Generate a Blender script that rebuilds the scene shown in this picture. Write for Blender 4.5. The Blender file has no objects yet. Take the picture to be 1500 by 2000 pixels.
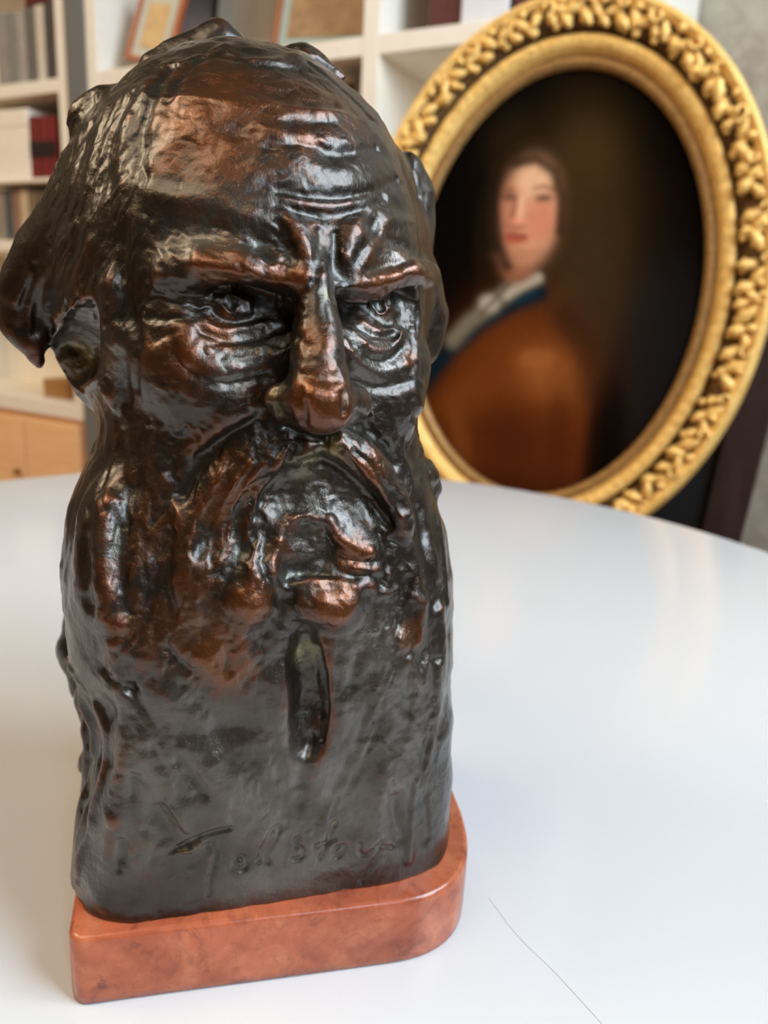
import bpy, bmesh, math, random
import numpy as np
from mathutils import Vector, Matrix

# ------------------------------------------------------------------ camera, light, exposure
SC = bpy.context.scene
COL = SC.collection
TABLE_Z = 0.74                      # table top above the floor
EYE = np.array([0.0, 0.0, TABLE_Z + 0.235])
FPX, PITCH, ROLL = 1500.0, math.radians(15), math.radians(3)
_F = np.array([0, math.cos(PITCH), -math.sin(PITCH)])
_U0 = np.array([0, math.sin(PITCH), math.cos(PITCH)])
_R = math.cos(ROLL) * np.array([1.0, 0, 0]) + math.sin(ROLL) * _U0
_U = -math.sin(ROLL) * np.array([1.0, 0, 0]) + math.cos(ROLL) * _U0

def ray(px, py):
    """direction from the photographer's eye through a point measured on the photo"""
    return _F + (px - 750) / FPX * _R - (py - 1000) / FPX * _U

cd = bpy.data.cameras.new('camera'); cam = bpy.data.objects.new('camera', cd); COL.objects.link(cam)
cd.sensor_fit = 'HORIZONTAL'; cd.sensor_width = 36; cd.lens = 36
cd.clip_start = 0.01
m = Matrix.Identity(4)
for i in range(3):
    m[i][0], m[i][1], m[i][2], m[i][3] = _R[i], _U[i], -_F[i], EYE[i]
cam.matrix_world = m
cd.dof.use_dof = True; cd.dof.focus_distance = 0.235; cd.dof.aperture_fstop = 14.0
SC.camera = cam
SC.view_settings.view_transform = 'Standard'; SC.view_settings.look = 'None'
SC.view_settings.gamma = 1; SC.view_settings.use_curve_mapping = False
SC.view_settings.exposure = -0.05

W = bpy.data.worlds.new('world'); SC.world = W; W.use_nodes = True
bg = W.node_tree.nodes['Background']; bg.inputs[0].default_value = (0.62, 0.78, 1.0, 1); bg.inputs[1].default_value = 1.0

# room axes: the bookcases run along B1, B2 points away from the viewer into the wall
YAW = math.radians(28)
B1 = np.array([math.cos(YAW), -math.sin(YAW), 0]); B2 = np.array([math.sin(YAW), math.cos(YAW), 0])
BO = np.array([0, 1.95, 0.0])
def rm(s, t, z): return BO + s * B1 + t * B2 + np.array([0, 0, z])
def on_plane(px, py, t):
    d = ray(px, py); k = (t - (EYE - BO) @ B2) / (d @ B2); P = EYE + k * d
    return (P - BO) @ B1, P[2]
ROOM_S0, ROOM_S1, ROOM_T0, ROOM_T1, ROOM_H = -3.4, 2.35, -4.6, 0.36, 4.4
WINDOWS = [(-1.95, -0.45), (-3.3, -2.5)]       # along the side wall
WIN_Z0, WIN_Z1 = 0.95, 4.10

def area_light(name, loc, aim, size, power, colour):
    ld = bpy.data.lights.new(name, 'AREA'); ld.shape = 'RECTANGLE'; ld.size, ld.size_y = size
    ld.energy = power; ld.color = colour
    o = bpy.data.objects.new(name, ld); COL.objects.link(o); o.location = loc
    o.rotation_euler = Vector(aim).to_track_quat('-Z', 'Z').to_euler(); return o
for i, (t0, t1) in enumerate(WINDOWS):
    area_light('window_daylight', rm(ROOM_S1 + 0.10, (t0 + t1) / 2, (WIN_Z0 + WIN_Z1) / 2), -B1,
               (t1 - t0, WIN_Z1 - WIN_Z0), (262, 36)[i], (0.74, 0.87, 1.0))
LAMPS = [(-2.4, -3.3, 140), (0.2, -3.6, 60)]      # warm square ceiling panels (s, t, watt)
for s_, t_, p_ in LAMPS:
    area_light('ceiling_panel_light', rm(s_, t_, ROOM_H - 0.065), (0, 0, -1), (1.9, 1.9), p_, (1.0, 0.80, 0.55)).rotation_euler[2] = -YAW

# ------------------------------------------------------------------ helpers
def tag(o, label=None, cat=None, group=None, kind=None):
    if label: o['label'] = label
    if cat: o['category'] = cat
    if group: o['group'] = group
    if kind: o['kind'] = kind
    return o
def empty(name, loc=(0, 0, 0)):
    o = bpy.data.objects.new(name, None); COL.objects.link(o); o.location = loc; o.empty_display_size = 0.05
    return o
def link(name, me, parent=None, mat=None):
    o = bpy.data.objects.new(name, me); COL.objects.link(o)
    if mat and not me.materials: me.materials.append(mat)
    if parent:
        o.parent = parent; o.matrix_parent_inverse = Matrix.Translation(-Vector(parent.location))
    return o
def mesh_from(name, verts, faces, smooth=False):
    me = bpy.data.meshes.new(name); me.from_pydata([tuple(map(float, v)) for v in verts], [], faces); me.update()
    if smooth: me.shade_smooth()
    return me
def box_mesh(name, P, s, t, z, bev=0.002):
    """box over ranges s, t, z mapped by P(s,t,z) to world"""
    bm = bmesh.new()
    vs = [bm.verts.new(tuple(P(a, b, c))) for a in s for b in t for c in z]
    for f in ((0, 1, 3, 2), (4, 6, 7, 5), (0, 4, 5, 1), (2, 3, 7, 6), (0, 2, 6, 4), (1, 5, 7, 3)):
        bm.faces.new([vs[i] for i in f])
    bmesh.ops.recalc_face_normals(bm, faces=bm.faces)
    if bev: bmesh.ops.bevel(bm, geom=bm.edges[:], offset=bev, segments=2, affect='EDGES', profile=0.5)
    me = bpy.data.meshes.new(name); bm.to_mesh(me); bm.free(); return me
def rbox(name, s, t, z, mat, parent=None, bev=0.002):
    return link(name, box_mesh(name, rm, s, t, z, bev), parent, mat)

class NT:
    """tiny node builder"""
    def __init__(self, name):
        self.m = bpy.data.materials.new(name); self.m.use_nodes = True
        self.t = self.m.node_tree; self.b = self.t.nodes['Principled BSDF']
    def n(self, kind, ins=None, **kw):
        o = self.t.nodes.new(kind)
        for k, v in kw.items(): setattr(o, k, v)
        for k, v in (ins or {}).items(): self.set(o.inputs[k], v)
        return o
    def set(self, sock, v):
        if hasattr(v, 'is_linked') or hasattr(v, 'links'): self.t.links.new(v, sock)
        else: sock.default_value = v
    def mix(self, f, a, b, mode='MIX'):
        o = self.t.nodes.new('ShaderNodeMix'); o.data_type = 'RGBA'; o.blend_type = mode
        self.set(o.inputs['Factor'], f); self.set(o.inputs['A'], a); self.set(o.inputs['B'], b)
        return o.outputs[2]
    def math(self, op, a, b=0.0, c=0.0, clamp=False):
        o = self.t.nodes.new('ShaderNodeMath'); o.operation = op; o.use_clamp = clamp
        for i, v in enumerate((a, b, c)): self.set(o.inputs[i], v)
        return o.outputs[0]
    def noise(self, scale, detail=4, rough=0.55, vec=None, dist=0.0):
        o = self.n('ShaderNodeTexNoise', {'Scale': scale, 'Detail': detail, 'Roughness': rough, 'Distortion': dist})
        if vec is None: vec = self.geo()
        self.set(o.inputs['Vector'], vec); return o.outputs['Fac']
    def geo(self):
        if not hasattr(self, '_g'): self._g = self.t.nodes.new('ShaderNodeTexCoord')
        return self._g.outputs['Object']
    def step(self, v, lo, hi):
        o = self.n('ShaderNodeMapRange', {'Value': v, 'From Min': lo, 'From Max': hi}); o.clamp = True
        return o.outputs['Result']
    def attr(self, name):
        return self.n('ShaderNodeAttribute', attribute_name=name)
    def bump(self, h, dist, strength=1.0, normal=None):
        o = self.n('ShaderNodeBump', {'Height': h, 'Distance': dist, 'Strength': strength})
        if normal is not None: self.set(o.inputs['Normal'], normal)
        return o.outputs['Normal']
    def out(self, **kw):
        for k, v in kw.items(): self.set(self.b.inputs[k.replace('_', ' ')], v)
        return self.m
def c4(r, g, b):
    """sRGB 0-255 -> linear rgba"""
    f = lambda c: (c / 255 / 12.92) if c <= 10 else ((c / 255 + 0.055) / 1.055) ** 2.4
    return (f(r), f(g), f(b), 1)
_plain = {}
def plain(name, rgb, rough=0.6, metallic=0.0, var=0.12, scale=30):
    """slightly mottled plain surface"""
    key = (name, rgb, rough)
    if key in _plain: return _plain[key]
    t = NT(name); c = c4(*rgb); d = tuple(x * (1 - 2 * var) for x in c[:3]) + (1,)
    col = t.mix(t.step(t.noise(scale), 0.35, 0.7), c, d)
    _plain[key] = t.out(Base_Color=col, Roughness=rough, Metallic=metallic); return _plain[key]

M_white = plain('white_lacquer', (246, 238, 222), 0.45, var=0.02)
M_wall = plain('brown_plaster', (104, 90, 74), 0.9, var=0.05, scale=6)
M_ceiling = plain('dark_timber_ceiling', (86, 72, 56), 0.9, var=0.02)

# ------------------------------------------------------------------ the room
def wood_material(name, a, b, rough=0.5, stretch=(3, 30, 30)):
    t = NT(name); mp = t.n('ShaderNodeMapping', {'Vector': t.geo(), 'Scale': stretch})
    f = t.noise(2.2, 6, 0.6, mp.outputs[0], 0.6)
    return t.out(Base_Color=t.mix(t.step(f, 0.3, 0.72), c4(*a), c4(*b)), Roughness=rough)
M_floor = wood_material('oak_floor', (176, 130, 88), (140, 98, 62), 0.4)
floor = tag(rbox('floor', (ROOM_S0, ROOM_S1), (ROOM_T0, ROOM_T1), (-0.06, 0.0), M_floor, bev=0), kind='structure')
def stone_wall():
    t = NT('taupe_limewash')
    a = t.noise(5, 6, 0.65); b = t.noise(22, 4, 0.6)
    col = t.mix(t.step(a, 0.35, 0.65), c4(176, 164, 146), c4(142, 128, 110))
    col = t.mix(t.math('MULTIPLY', t.step(b, 0.45, 0.7), 0.5), col, c4(190, 176, 154))
    return t.out(Base_Color=col, Roughness=0.9, Normal=t.bump(a, 0.02))
S_CASE1 = on_plane(1302, 30, 0)[0]
tag(rbox('wall_back', (ROOM_S0, ROOM_S1 + .2), (ROOM_T1, ROOM_T1 + 0.15), (0, ROOM_H), stone_wall(), bev=0), kind='structure')
tag(rbox('wall_left', (ROOM_S0 - 0.15, ROOM_S0), (ROOM_T0, ROOM_T1), (0, ROOM_H), M_wall, bev=0), kind='structure')
tag(rbox('wall_front', (ROOM_S0, ROOM_S1 + .2), (ROOM_T0 - 0.15, ROOM_T0), (0, ROOM_H), M_wall, bev=0), kind='structure')
tag(rbox('ceiling', (ROOM_S0 - .15, ROOM_S1 + .2), (ROOM_T0 - .15, ROOM_T1 + .15), (ROOM_H, ROOM_H + 0.1), M_ceiling, bev=0), kind='structure')
# side wall with two tall window openings: one mesh of five blocks
def multi_box(name, boxes, mat, parent=None):
    vs, fs = [], []
    for s, t, z in boxes:
        b = len(vs); vs += [rm(a, c, d) for a in s for c in t for d in z]
        fs += [[b + i for i in f] for f in ((0, 1, 3, 2), (4, 6, 7, 5), (0, 4, 5, 1), (2, 3, 7, 6), (0, 2, 6, 4), (1, 5, 7, 3))]
    me = mesh_from(name, vs, fs); bm = bmesh.new(); bm.from_mesh(me); bmesh.ops.recalc_face_normals(bm, faces=bm.faces); bm.to_mesh(me); bm.free()
    return link(name, me, parent, mat)
ws = (ROOM_S1, ROOM_S1 + 0.2); tl = [ROOM_T0] + [v for w in sorted(WINDOWS) for v in w] + [ROOM_T1]
bx = [(ws, (ROOM_T0, ROOM_T1), (0, WIN_Z0)), (ws, (ROOM_T0, ROOM_T1), (WIN_Z1, ROOM_H))]
bx += [(ws, (tl[i], tl[i + 1]), (WIN_Z0, WIN_Z1)) for i in (0, 2, 4)]
tag(multi_box('wall_right', bx, M_wall), kind='structure')
tg = NT('window_glass'); M_glass = tg.out(Base_Color=(1, 1, 1, 1), Roughness=0.0, Transmission_Weight=1.0, IOR=1.01)
for i, (t0, t1) in enumerate(WINDOWS):
    w = tag(empty('window_%d' % (i + 1), rm(ROOM_S1 + .05, (t0 + t1) / 2, WIN_Z0)), kind='structure')
    b = 0.05; sr = (ROOM_S1 + 0.02, ROOM_S1 + 0.07)
    for (ta, tb, za, zb) in ((t0, t1, WIN_Z0, WIN_Z0 + b), (t0, t1, WIN_Z1 - b, WIN_Z1), (t0, t0 + b, WIN_Z0, WIN_Z1), (t1 - b, t1, WIN_Z0, WIN_Z1),
                             ((t0 + t1) / 2 - .04, (t0 + t1) / 2 + .04, WIN_Z0, WIN_Z1), (t0, t1, 3.0, 3.05)):
        rbox('window_frame', sr, (ta, tb), (za, zb), M_white, w)

# ------------------------------------------------------------------ table
def lathe(name, prof, centre, n=96, smooth=True):
    vs, fs = [], []
    for r, z in prof:
        for i in range(n):
            a = 2 * math.pi * i / n; vs.append((centre[0] + r * math.cos(a), centre[1] + r * math.sin(a), z))
    for j in range(len(prof) - 1):
        for i in range(n):
            k = (i + 1) % n; fs.append((j * n + i, j * n + k, (j + 1) * n + k, (j + 1) * n + i))
    fs.append(tuple(range(n - 1, -1, -1))); fs.append(tuple((len(prof) - 1) * n + i for i in range(n)))
    me = mesh_from(name, vs, fs, smooth); return me
TC, TR = (-0.081, 0.548), 0.562
t = NT('white_table_laminate')
M_table = t.out(Base_Color=t.mix(t.step(t.noise(3.0, 3), 0.3, 0.7), c4(207, 208, 209), c4(203, 204, 206)), Roughness=0.14,
                Specular_IOR_Level=0.45)
table = tag(empty('round_table', (TC[0], TC[1], 0)), 'round white glossy table carrying the bronze bust', 'table')
prof = [(0.02, TABLE_Z - .026), (TR - .012, TABLE_Z - .026)] + [(TR - .012 + .012 * math.cos(a), TABLE_Z - .013 + .013 * math.sin(a)) for a in np.linspace(-1.4, 1.4, 9)] + [(TR - .012, TABLE_Z), (0.3, TABLE_Z), (0.02, TABLE_Z)]
me = lathe('tabletop', prof, TC, 160); top = link('tabletop', me, table, M_table)
link('pedestal', lathe('pedestal', [(0.25, 0.002), (0.25, 0.012), (0.12, 0.03), (0.05, 0.08), (0.035, 0.2), (0.035, 0.5), (0.06, 0.66), (0.12, TABLE_Z - .027)], TC, 64), table, M_table)

# ------------------------------------------------------------------ the bust: a signed-distance clay that is pushed, cut and stroked, then meshed
VOX = 0.0006
BA = math.radians(16.5)
E1 = np.array([math.cos(BA), math.sin(BA), 0]); E2 = np.array([-math.sin(BA), math.cos(BA), 0]); E3 = np.array([0, 0, 1.0])
BASE_H = 0.028
ORG = np.array([-0.045, 0.295, TABLE_Z + BASE_H])
AX = np.stack([E1, E2, E3])                                   # rows: local axes (across, back, up)
LEYE = AX @ (EYE - ORG)
LO = np.array([-0.116, -0.112, -0.003]); HI = np.array([0.098, 0.100, 0.312])
NG = np.ceil((HI - LO) / VOX).astype(int) + 1
GX = [(LO[i] + VOX * np.arange(NG[i])).astype(np.float32) for i in range(3)]
MM = 0.001
def lray(px, py):
    px = np.asarray(px, float)[:, None]; py = np.asarray(py, float)[:, None]
    d = _F[None] + (px - 750) / FPX * _R[None] - (py - 1000) / FPX * _U[None]
    return d @ AX.T
def at_depth(px, py, v):                                       # where the line of sight meets the plane "v metres behind the bust's axis"
    d = lray([px], [py])[0]; return LEYE + d * ((v - LEYE[1]) / d[1])

# -- starting mass: beard block (rounded rectangle sections) + skull
lev = np.array([  # up,  centre u, half width, front depth, back depth, squareness
    (-0.02, -.004, .0730, .0685, .052, 5.5), (0.00, -.004, .0730, .0685, .052, 5.5), (0.03, -.003, .0715, .0690, .052, 5.0), (0.06, -.003, .0705, .0700, .053, 4.2),
    (0.09, -.004, .0715, .0715, .055, 3.5), (0.112, -.005, .0725, .0710, .057, 3.0), (0.13, -.005, .0690, .0695, .058, 2.8),
    (0.15, -.005, .0615, .0670, .058, 2.6), (0.17, -.005, .0565, .0650, .058, 2.5), (0.19, -.006, .0525, .0640, .058, 2.4),
    (0.21, -.006, .0500, .0640, .058, 2.4), (0.23, -.008, .0470, .0620, .055, 2.3), (0.26, -.010, .0400, .0500, .05, 2.2), (0.32, -.010, .03, .03, .03, 2.0)])
ww = GX[2]
def lv(i):
    k = np.interp(ww, lev[:, 0], lev[:, i]); ker = np.ones(9) / 9
    n = max(3, int(0.012 / VOX) | 1); ker = np.ones(n) / n; kp = np.pad(k, n // 2, mode='edge')
    return np.convolve(kp, ker, 'valid').astype(np.float32)
phi = np.empty(NG, np.float32)
cu, ha, bf, bb, sq = (lv(i) for i in range(1, 6))
Ug, Vg = np.meshgrid(GX[0], GX[1], indexing='ij')
CR_C, CR_R = np.array([-.0095, .006, .212], np.float32), np.array([.0680, .0740, .0785], np.float32)
for k in range(NG[2]):
    b = np.where(Vg < 0, bf[k], bb[k])
    rho = (np.abs((Ug - cu[k]) / ha[k]) ** sq[k] + np.abs(Vg / b) ** sq[k]) ** (1 / sq[k])
    d1 = (rho - 1) * 0.062
    if ww[k] > 0.235: d1 = np.maximum(d1, ww[k] - 0.255)
    q = [(Ug - CR_C[0]) / CR_R[0], (Vg - CR_C[1]) / CR_R[1], (ww[k] - CR_C[2]) / CR_R[2]]
    k0 = np.sqrt(q[0] ** 2 + q[1] ** 2 + q[2] ** 2); k1 = np.sqrt((q[0] / CR_R[0]) ** 2 + (q[1] / CR_R[1]) ** 2 + (q[2] / CR_R[2]) ** 2)
    d2 = k0 * (k0 - 1) / np.maximum(k1, 1e-6)
    h = np.maximum(0.016 - np.abs(d1 - d2), 0) / 0.016
    phi[:, :, k] = np.minimum(d1, d2) - h * h * 0.016 / 4

# -- sculpting tools
def sample(P):
    g = (P - LO) / VOX; g = np.clip(g, 0, NG - 1.001); i = g.astype(int); f = (g - i).astype(np.float32)
    r = 0
    for a in (0, 1):
        for b in (0, 1):
            for c in (0, 1):
                wt = (f[..., 0] if a else 1 - f[..., 0]) * (f[..., 1] if b else 1 - f[..., 1]) * (f[..., 2] if c else 1 - f[..., 2])
                r = r + wt * phi[i[..., 0] + a, i[..., 1] + b, i[..., 2] + c]
    return r
STEPS = np.linspace(0.10, 0.40, 400)
def touch(pts, lift=0.0):
    """points measured on the photo -> points on the clay as it stands now (lift: mm towards the front)"""
    pts = np.asarray(pts, float)
    d = lray(pts[:, 0], pts[:, 1]); d /= np.linalg.norm(d, axis=1)[:, None]
    P = LEYE + d[:, None, :] * STEPS[None, :, None]
    ins = np.all((P > LO) & (P < HI), axis=2)
    val = np.where(ins, sample(P), 1.0)
    hit = val < 0
    k = np.where(hit.any(1), hit.argmax(1), np.abs(val).argmin(1))
    k = np.clip(k, 1, len(STEPS) - 1)
    a, b = val[np.arange(len(k)), k - 1], val[np.arange(len(k)), k]
    f = np.clip(a / np.where(np.abs(a - b) < 1e-9, 1, a - b), 0, 1)
    t = STEPS[k - 1] + f * (STEPS[k] - STEPS[k - 1])
    Q = LEYE + d * t[:, None]
    Q[:, 1] -= np.broadcast_to(np.asarray(lift, float) * MM, len(Q)); return Q
def subgrid(P, margin):
    lo = np.clip(np.floor((P.min(0) - margin - LO) / VOX).astype(int), 0, NG - 2); hi = np.clip(np.ceil((P.max(0) + margin - LO) / VOX).astype(int) + 1, 2, NG)
    if np.any(hi <= lo): return None, None
    sl = tuple(slice(lo[i], hi[i]) for i in range(3))
    return sl, np.meshgrid(*[GX[i][sl[i]] for i in range(3)], indexing='ij', sparse=True)
def seg_dist(G, P, R=None):
    best = None
    for i in range(max(1, len(P) - 1)):
        a = P[i]; b = P[i + 1] if len(P) > 1 else P[i] + 1e-7
        ab = b - a; L = float(ab @ ab) + 1e-16
        t = np.clip(((G[0] - a[0]) * ab[0] + (G[1] - a[1]) * ab[1] + (G[2] - a[2]) * ab[2]) / L, 0, 1)
        d2 = (G[0] - a[0] - t * ab[0]) ** 2 + (G[1] - a[1] - t * ab[1]) ** 2 + (G[2] - a[2] - t * ab[2]) ** 2
        if R is not None:
            ra, rb = R[i], R[min(i + 1, len(R) - 1)]
            d2 = np.sqrt(d2) - (ra + (rb - ra) * t)
        best = d2 if best is None else np.minimum(best, d2)
    return best
def rounded(P, n=3):
    """corner-cut a polyline so that strokes run smoothly"""
    P = np.asarray(P, float)
    for _ in range(n if len(P) > 2 else 0):
        Q = [P[0]]
        for i in range(len(P) - 1): Q += [0.75 * P[i] + 0.25 * P[i + 1], 0.25 * P[i] + 0.75 * P[i + 1]]
        P = np.array(Q + [P[-1]])
        if len(P) > 14: break
    return P
def stroke(h, r, pts, lift=0.0):
    """h mm of clay added (or pressed in) along a line, r = half width in photo px"""
    P = touch(rounded(pts, 1), lift); push(P, h * MM, r * 0.165 * MM)
def push(P, h, r):
    sl, G = subgrid(P, 2.6 * r)
    if sl is None: return
    phi[sl] -= (h * np.exp(-seg_dist(G, P) / (r * r))).astype(np.float32)
def add(P, R, k=4):
    P = np.asarray(P, float); R = np.asarray(R, float) * MM; k *= MM
    sl, G = subgrid(P, R.max() + 2 * k); d = seg_dist(G, P, R); a = phi[sl]
    h = np.maximum(k - np.abs(a - d), 0) / k; phi[sl] = np.minimum(a, d) - h * h * k / 4
def cut(P, R, k=3):
    P = np.asarray(P, float); R = np.asarray(R, float) * MM; k *= MM
    sl, G = subgrid(P, R.max() + 2 * k); d = -seg_dist(G, P, R); a = phi[sl]
    h = np.maximum(k - np.abs(a - d), 0) / k; phi[sl] = np.maximum(a, d) + h * h * k / 4
def AD(*q): return np.array([at_depth(*p) for p in q])

# -- big forms -----------------------------------------------------------
# hair swept out over the ear on the near side of the photo, hollow below it
add(AD((250, 330, -.01), (170, 430, .000), (100, 500, .005), (62, 570, .008), (50, 630, .010)), [12, 13, 12, 11, 8], 10)
add(AD((50, 620, .008), (78, 690, .006)), [8, 4.0], 5)
add(AD((110, 520, .004), (190, 560, -.004), (235, 640, -.010)), [9, 8, 5], 6)
add(AD((150, 640, .022), (190, 740, .020)), [11, 9], 6)
add(AD((110, 700, .016), (160, 735, .016)), [5, 5], 4)
cut(AD((112, 822, -.04), (108, 825, .07)), [13, 15], 6)
cut(touch([(182, 618), (162, 672), (132, 718)], [-1.5, -4, -4.5]), [5.5, 11, 10], 1.5)
add(AD((165, 700, .026), (185, 752, .024)), [9, 7], 4)
add(touch([(232, 560), (236, 660), (224, 760)], -3), [4.5, 4.5, 4.5], 4)
# crown tuft and hair ridge
add(AD((300, 135, .02), (370, 100, .02), (428, 74, .02), (470, 96, .02)), [5, 6, 5.5, 4], 10)
add(AD((205, 205, .0), (170, 230, .0)), [4, 4], 8)
add(AD((530, 125, .015), (592, 112, .015), (650, 150, .012)), [4.5, 4.5, 4], 9)
# hair on the far side
add(AD((800, 330, .03), (815, 380, .03), (812, 440, .03), (800, 510, .03)), [6, 7, 7, 6], 6)
add(AD((815, 560, .015), (835, 620, .02), (830, 680, .02)), [8, 9, 6.5], 4)
# side hair behind the temple, nape, and the tufts running back over the crown
add([(.034, .022, .245), (.040, .024, .215), (.038, .022, .185), (.030, .03, .16)], [25, 29, 26, 24], 14)
add([(-.036, .03, .24), (-.045, .032, .21), (-.036, .034, .17)], [26, 27, 26], 14)
add([(-.005, .045, .22), (-.004, .05, .18), (-.004, .042, .13)], [42, 40, 34], 16)
add([(-.0176, .02, .293), (-.015, .05, .279)], [5.5, 6], 8)
add([(.0115, .015, .290), (.012, .05, .276)], [4.5, 6], 8)
add([(-.060, .0, .262), (-.048, .04, .256)], [4.5, 7], 8)
# eye sockets
cut(touch([(400, 612), (470, 610), (552, 606)], [5, 3.5, 4]), [9, 11, 9.5], 5)
cut(touch([(690, 606), (740, 606), (795, 604)], [3.5, 3.5, 5]), [8.5, 10, 8], 5)
cut(touch([(440, 575), (500, 570), (560, 585)], [1.5, 1.5, 2]), [4, 5, 6], 4)
cut(touch([(690, 592), (740, 582), (790, 578)], 1.5), [5, 4.5, 4], 4)
# brows
add(touch([(330, 530), (400, 518), (480, 524), (555, 538), (600, 545)], [-2, -1, 0, 0, -.5]), [5, 5.5, 6, 6, 5], 4)
add(touch([(672, 555), (730, 550), (790, 535), (838, 535)], [-.5, 0, 0, 0]), [5.2, 6, 5.2, 4], 4)
add(touch([(585, 470), (605, 520)], -3), [5, 5], 5)
add(touch([(690, 465), (680, 515)], -3), [5, 5], 5)
# nose
b0 = touch([(622, 560), (625, 640), (630, 720), (632, 785)], 0)
fr = b0[:, 1].min()
nose = AD((625, 560, fr + .001), (627, 640, fr - .004), (630, 715, fr - .009), (632, 782, fr - .012))
add(nose, [5.2, 5.6, 6.4, 8.6], 4)
add(nose + np.array([-.0015, .004, 0]), [5.0, 5.8, 6.8, 8.6], 5)
add(AD((556, 788, fr - .003), (590, 785, fr - .006)), [6, 6.5], 3)
add(AD((688, 792, fr - .002), (670, 788, fr - .005)), [6, 6.5], 3)
# cheeks
add(touch([(340, 700), (400, 760)], -8), [12, 13], 10)
add(touch([(790, 720), (770, 780)], -8), [11, 12], 10)
# full lobe of the beard above the smooth lower part
add(touch([(235, 1040), (240, 1160), (270, 1250)], -11), [13, 14, 12], 8)
add(touch([(400, 1130), (420, 1240)], -12), [14, 14], 8)
# moustache
add(touch([(595, 872), (530, 895), (450, 945), (385, 1020)], [-1, -1.5, -2, -3]), [5, 6.5, 6.5, 5], 5)
add(touch([(652, 868), (700, 893), (752, 950), (782, 1020)], [.5, 1.5, 1.5, .5]), [6.2, 6.5, 6.5, 5.5], 2.5)
# hollow of the upper lip and mouth
cut(touch([(560, 960), (630, 955), (700, 990), (735, 1020)], [6, 6, 6, 6]), [8, 9, 8, 6], 4)
cut(touch([(612, 1050), (630, 1085), (585, 1110)], 3), [6, 6.5, 5], 4)
# chin tuft, curls left of the mouth
add(touch([(610, 1175), (660, 1185)], -2), [7.5, 8], 4)
add(touch([(500, 1120), (490, 1175)], -2.5), [7, 8], 4)
# eyeballs
add(touch([(455, 606)], -4.5), [7], 3)
add(touch([(747, 606)], -4.5), [6.5], 3)
# slot in the beard
push(touch([(588, 1240), (600, 1310), (602, 1390), (598, 1445)]), -.0036, .0044)
push(touch([(568, 1290), (574, 1380), (588, 1455)]), -.0020, .0042)
push(touch([(556, 1300), (560, 1370), (566, 1430)]), .0010, .002)
push(touch([(590, 1470), (584, 1530)]), -.0016, .003)
cut(touch([(596, 1248), (600, 1320), (604, 1395), (602, 1450)], [1, .6, .6, 1.4]), [3.6, 6.2, 6.6, 4.2], 3)
cut(touch([(618, 1270), (630, 1330), (634, 1400), (626, 1440)], [.8, 0, 0, .8]), [2.2, 2.6, 2.6, 2], .8)
# hollow left flank low down
for vv, rr in ((-.064, 15), (-.048, 13.5), (-.032, 12), (-.016, 10)):
    cut(AD((72, 1345, vv), (132, 1430, vv), (128, 1500, vv), (106, 1590, vv), (72, 1680, vv)), [rr - 1, rr, rr, rr - 1, rr - 2], 2)
add(AD((165, 1180, .03), (155, 1270, .032), (172, 1335, .032)), [7, 9, 7], 3)
for _q, _r in zip(AD((165, 1180, .03), (155, 1270, .032), (172, 1335, .032)), [7, 9, 7]): add([_q, _q + [.02, .014, 0]], [_r, _r + 2], 4)
add(AD((192, 1365, .012), (205, 1440, .006)), [9.5, 7], 2)
add(AD((192, 1490, .03), (188, 1550, .032), (205, 1640, .03)), [7, 9, 7], 3)
for _q, _r in zip(AD((192, 1490, .03), (188, 1550, .032), (205, 1640, .03)), [7, 9, 7]): add([_q, _q + [.02, .014, 0]], [_r, _r + 2], 4)
# tuft at the far side of the beard
add(touch([(838, 930), (848, 955)], 0), [4, 3], 4)

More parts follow.
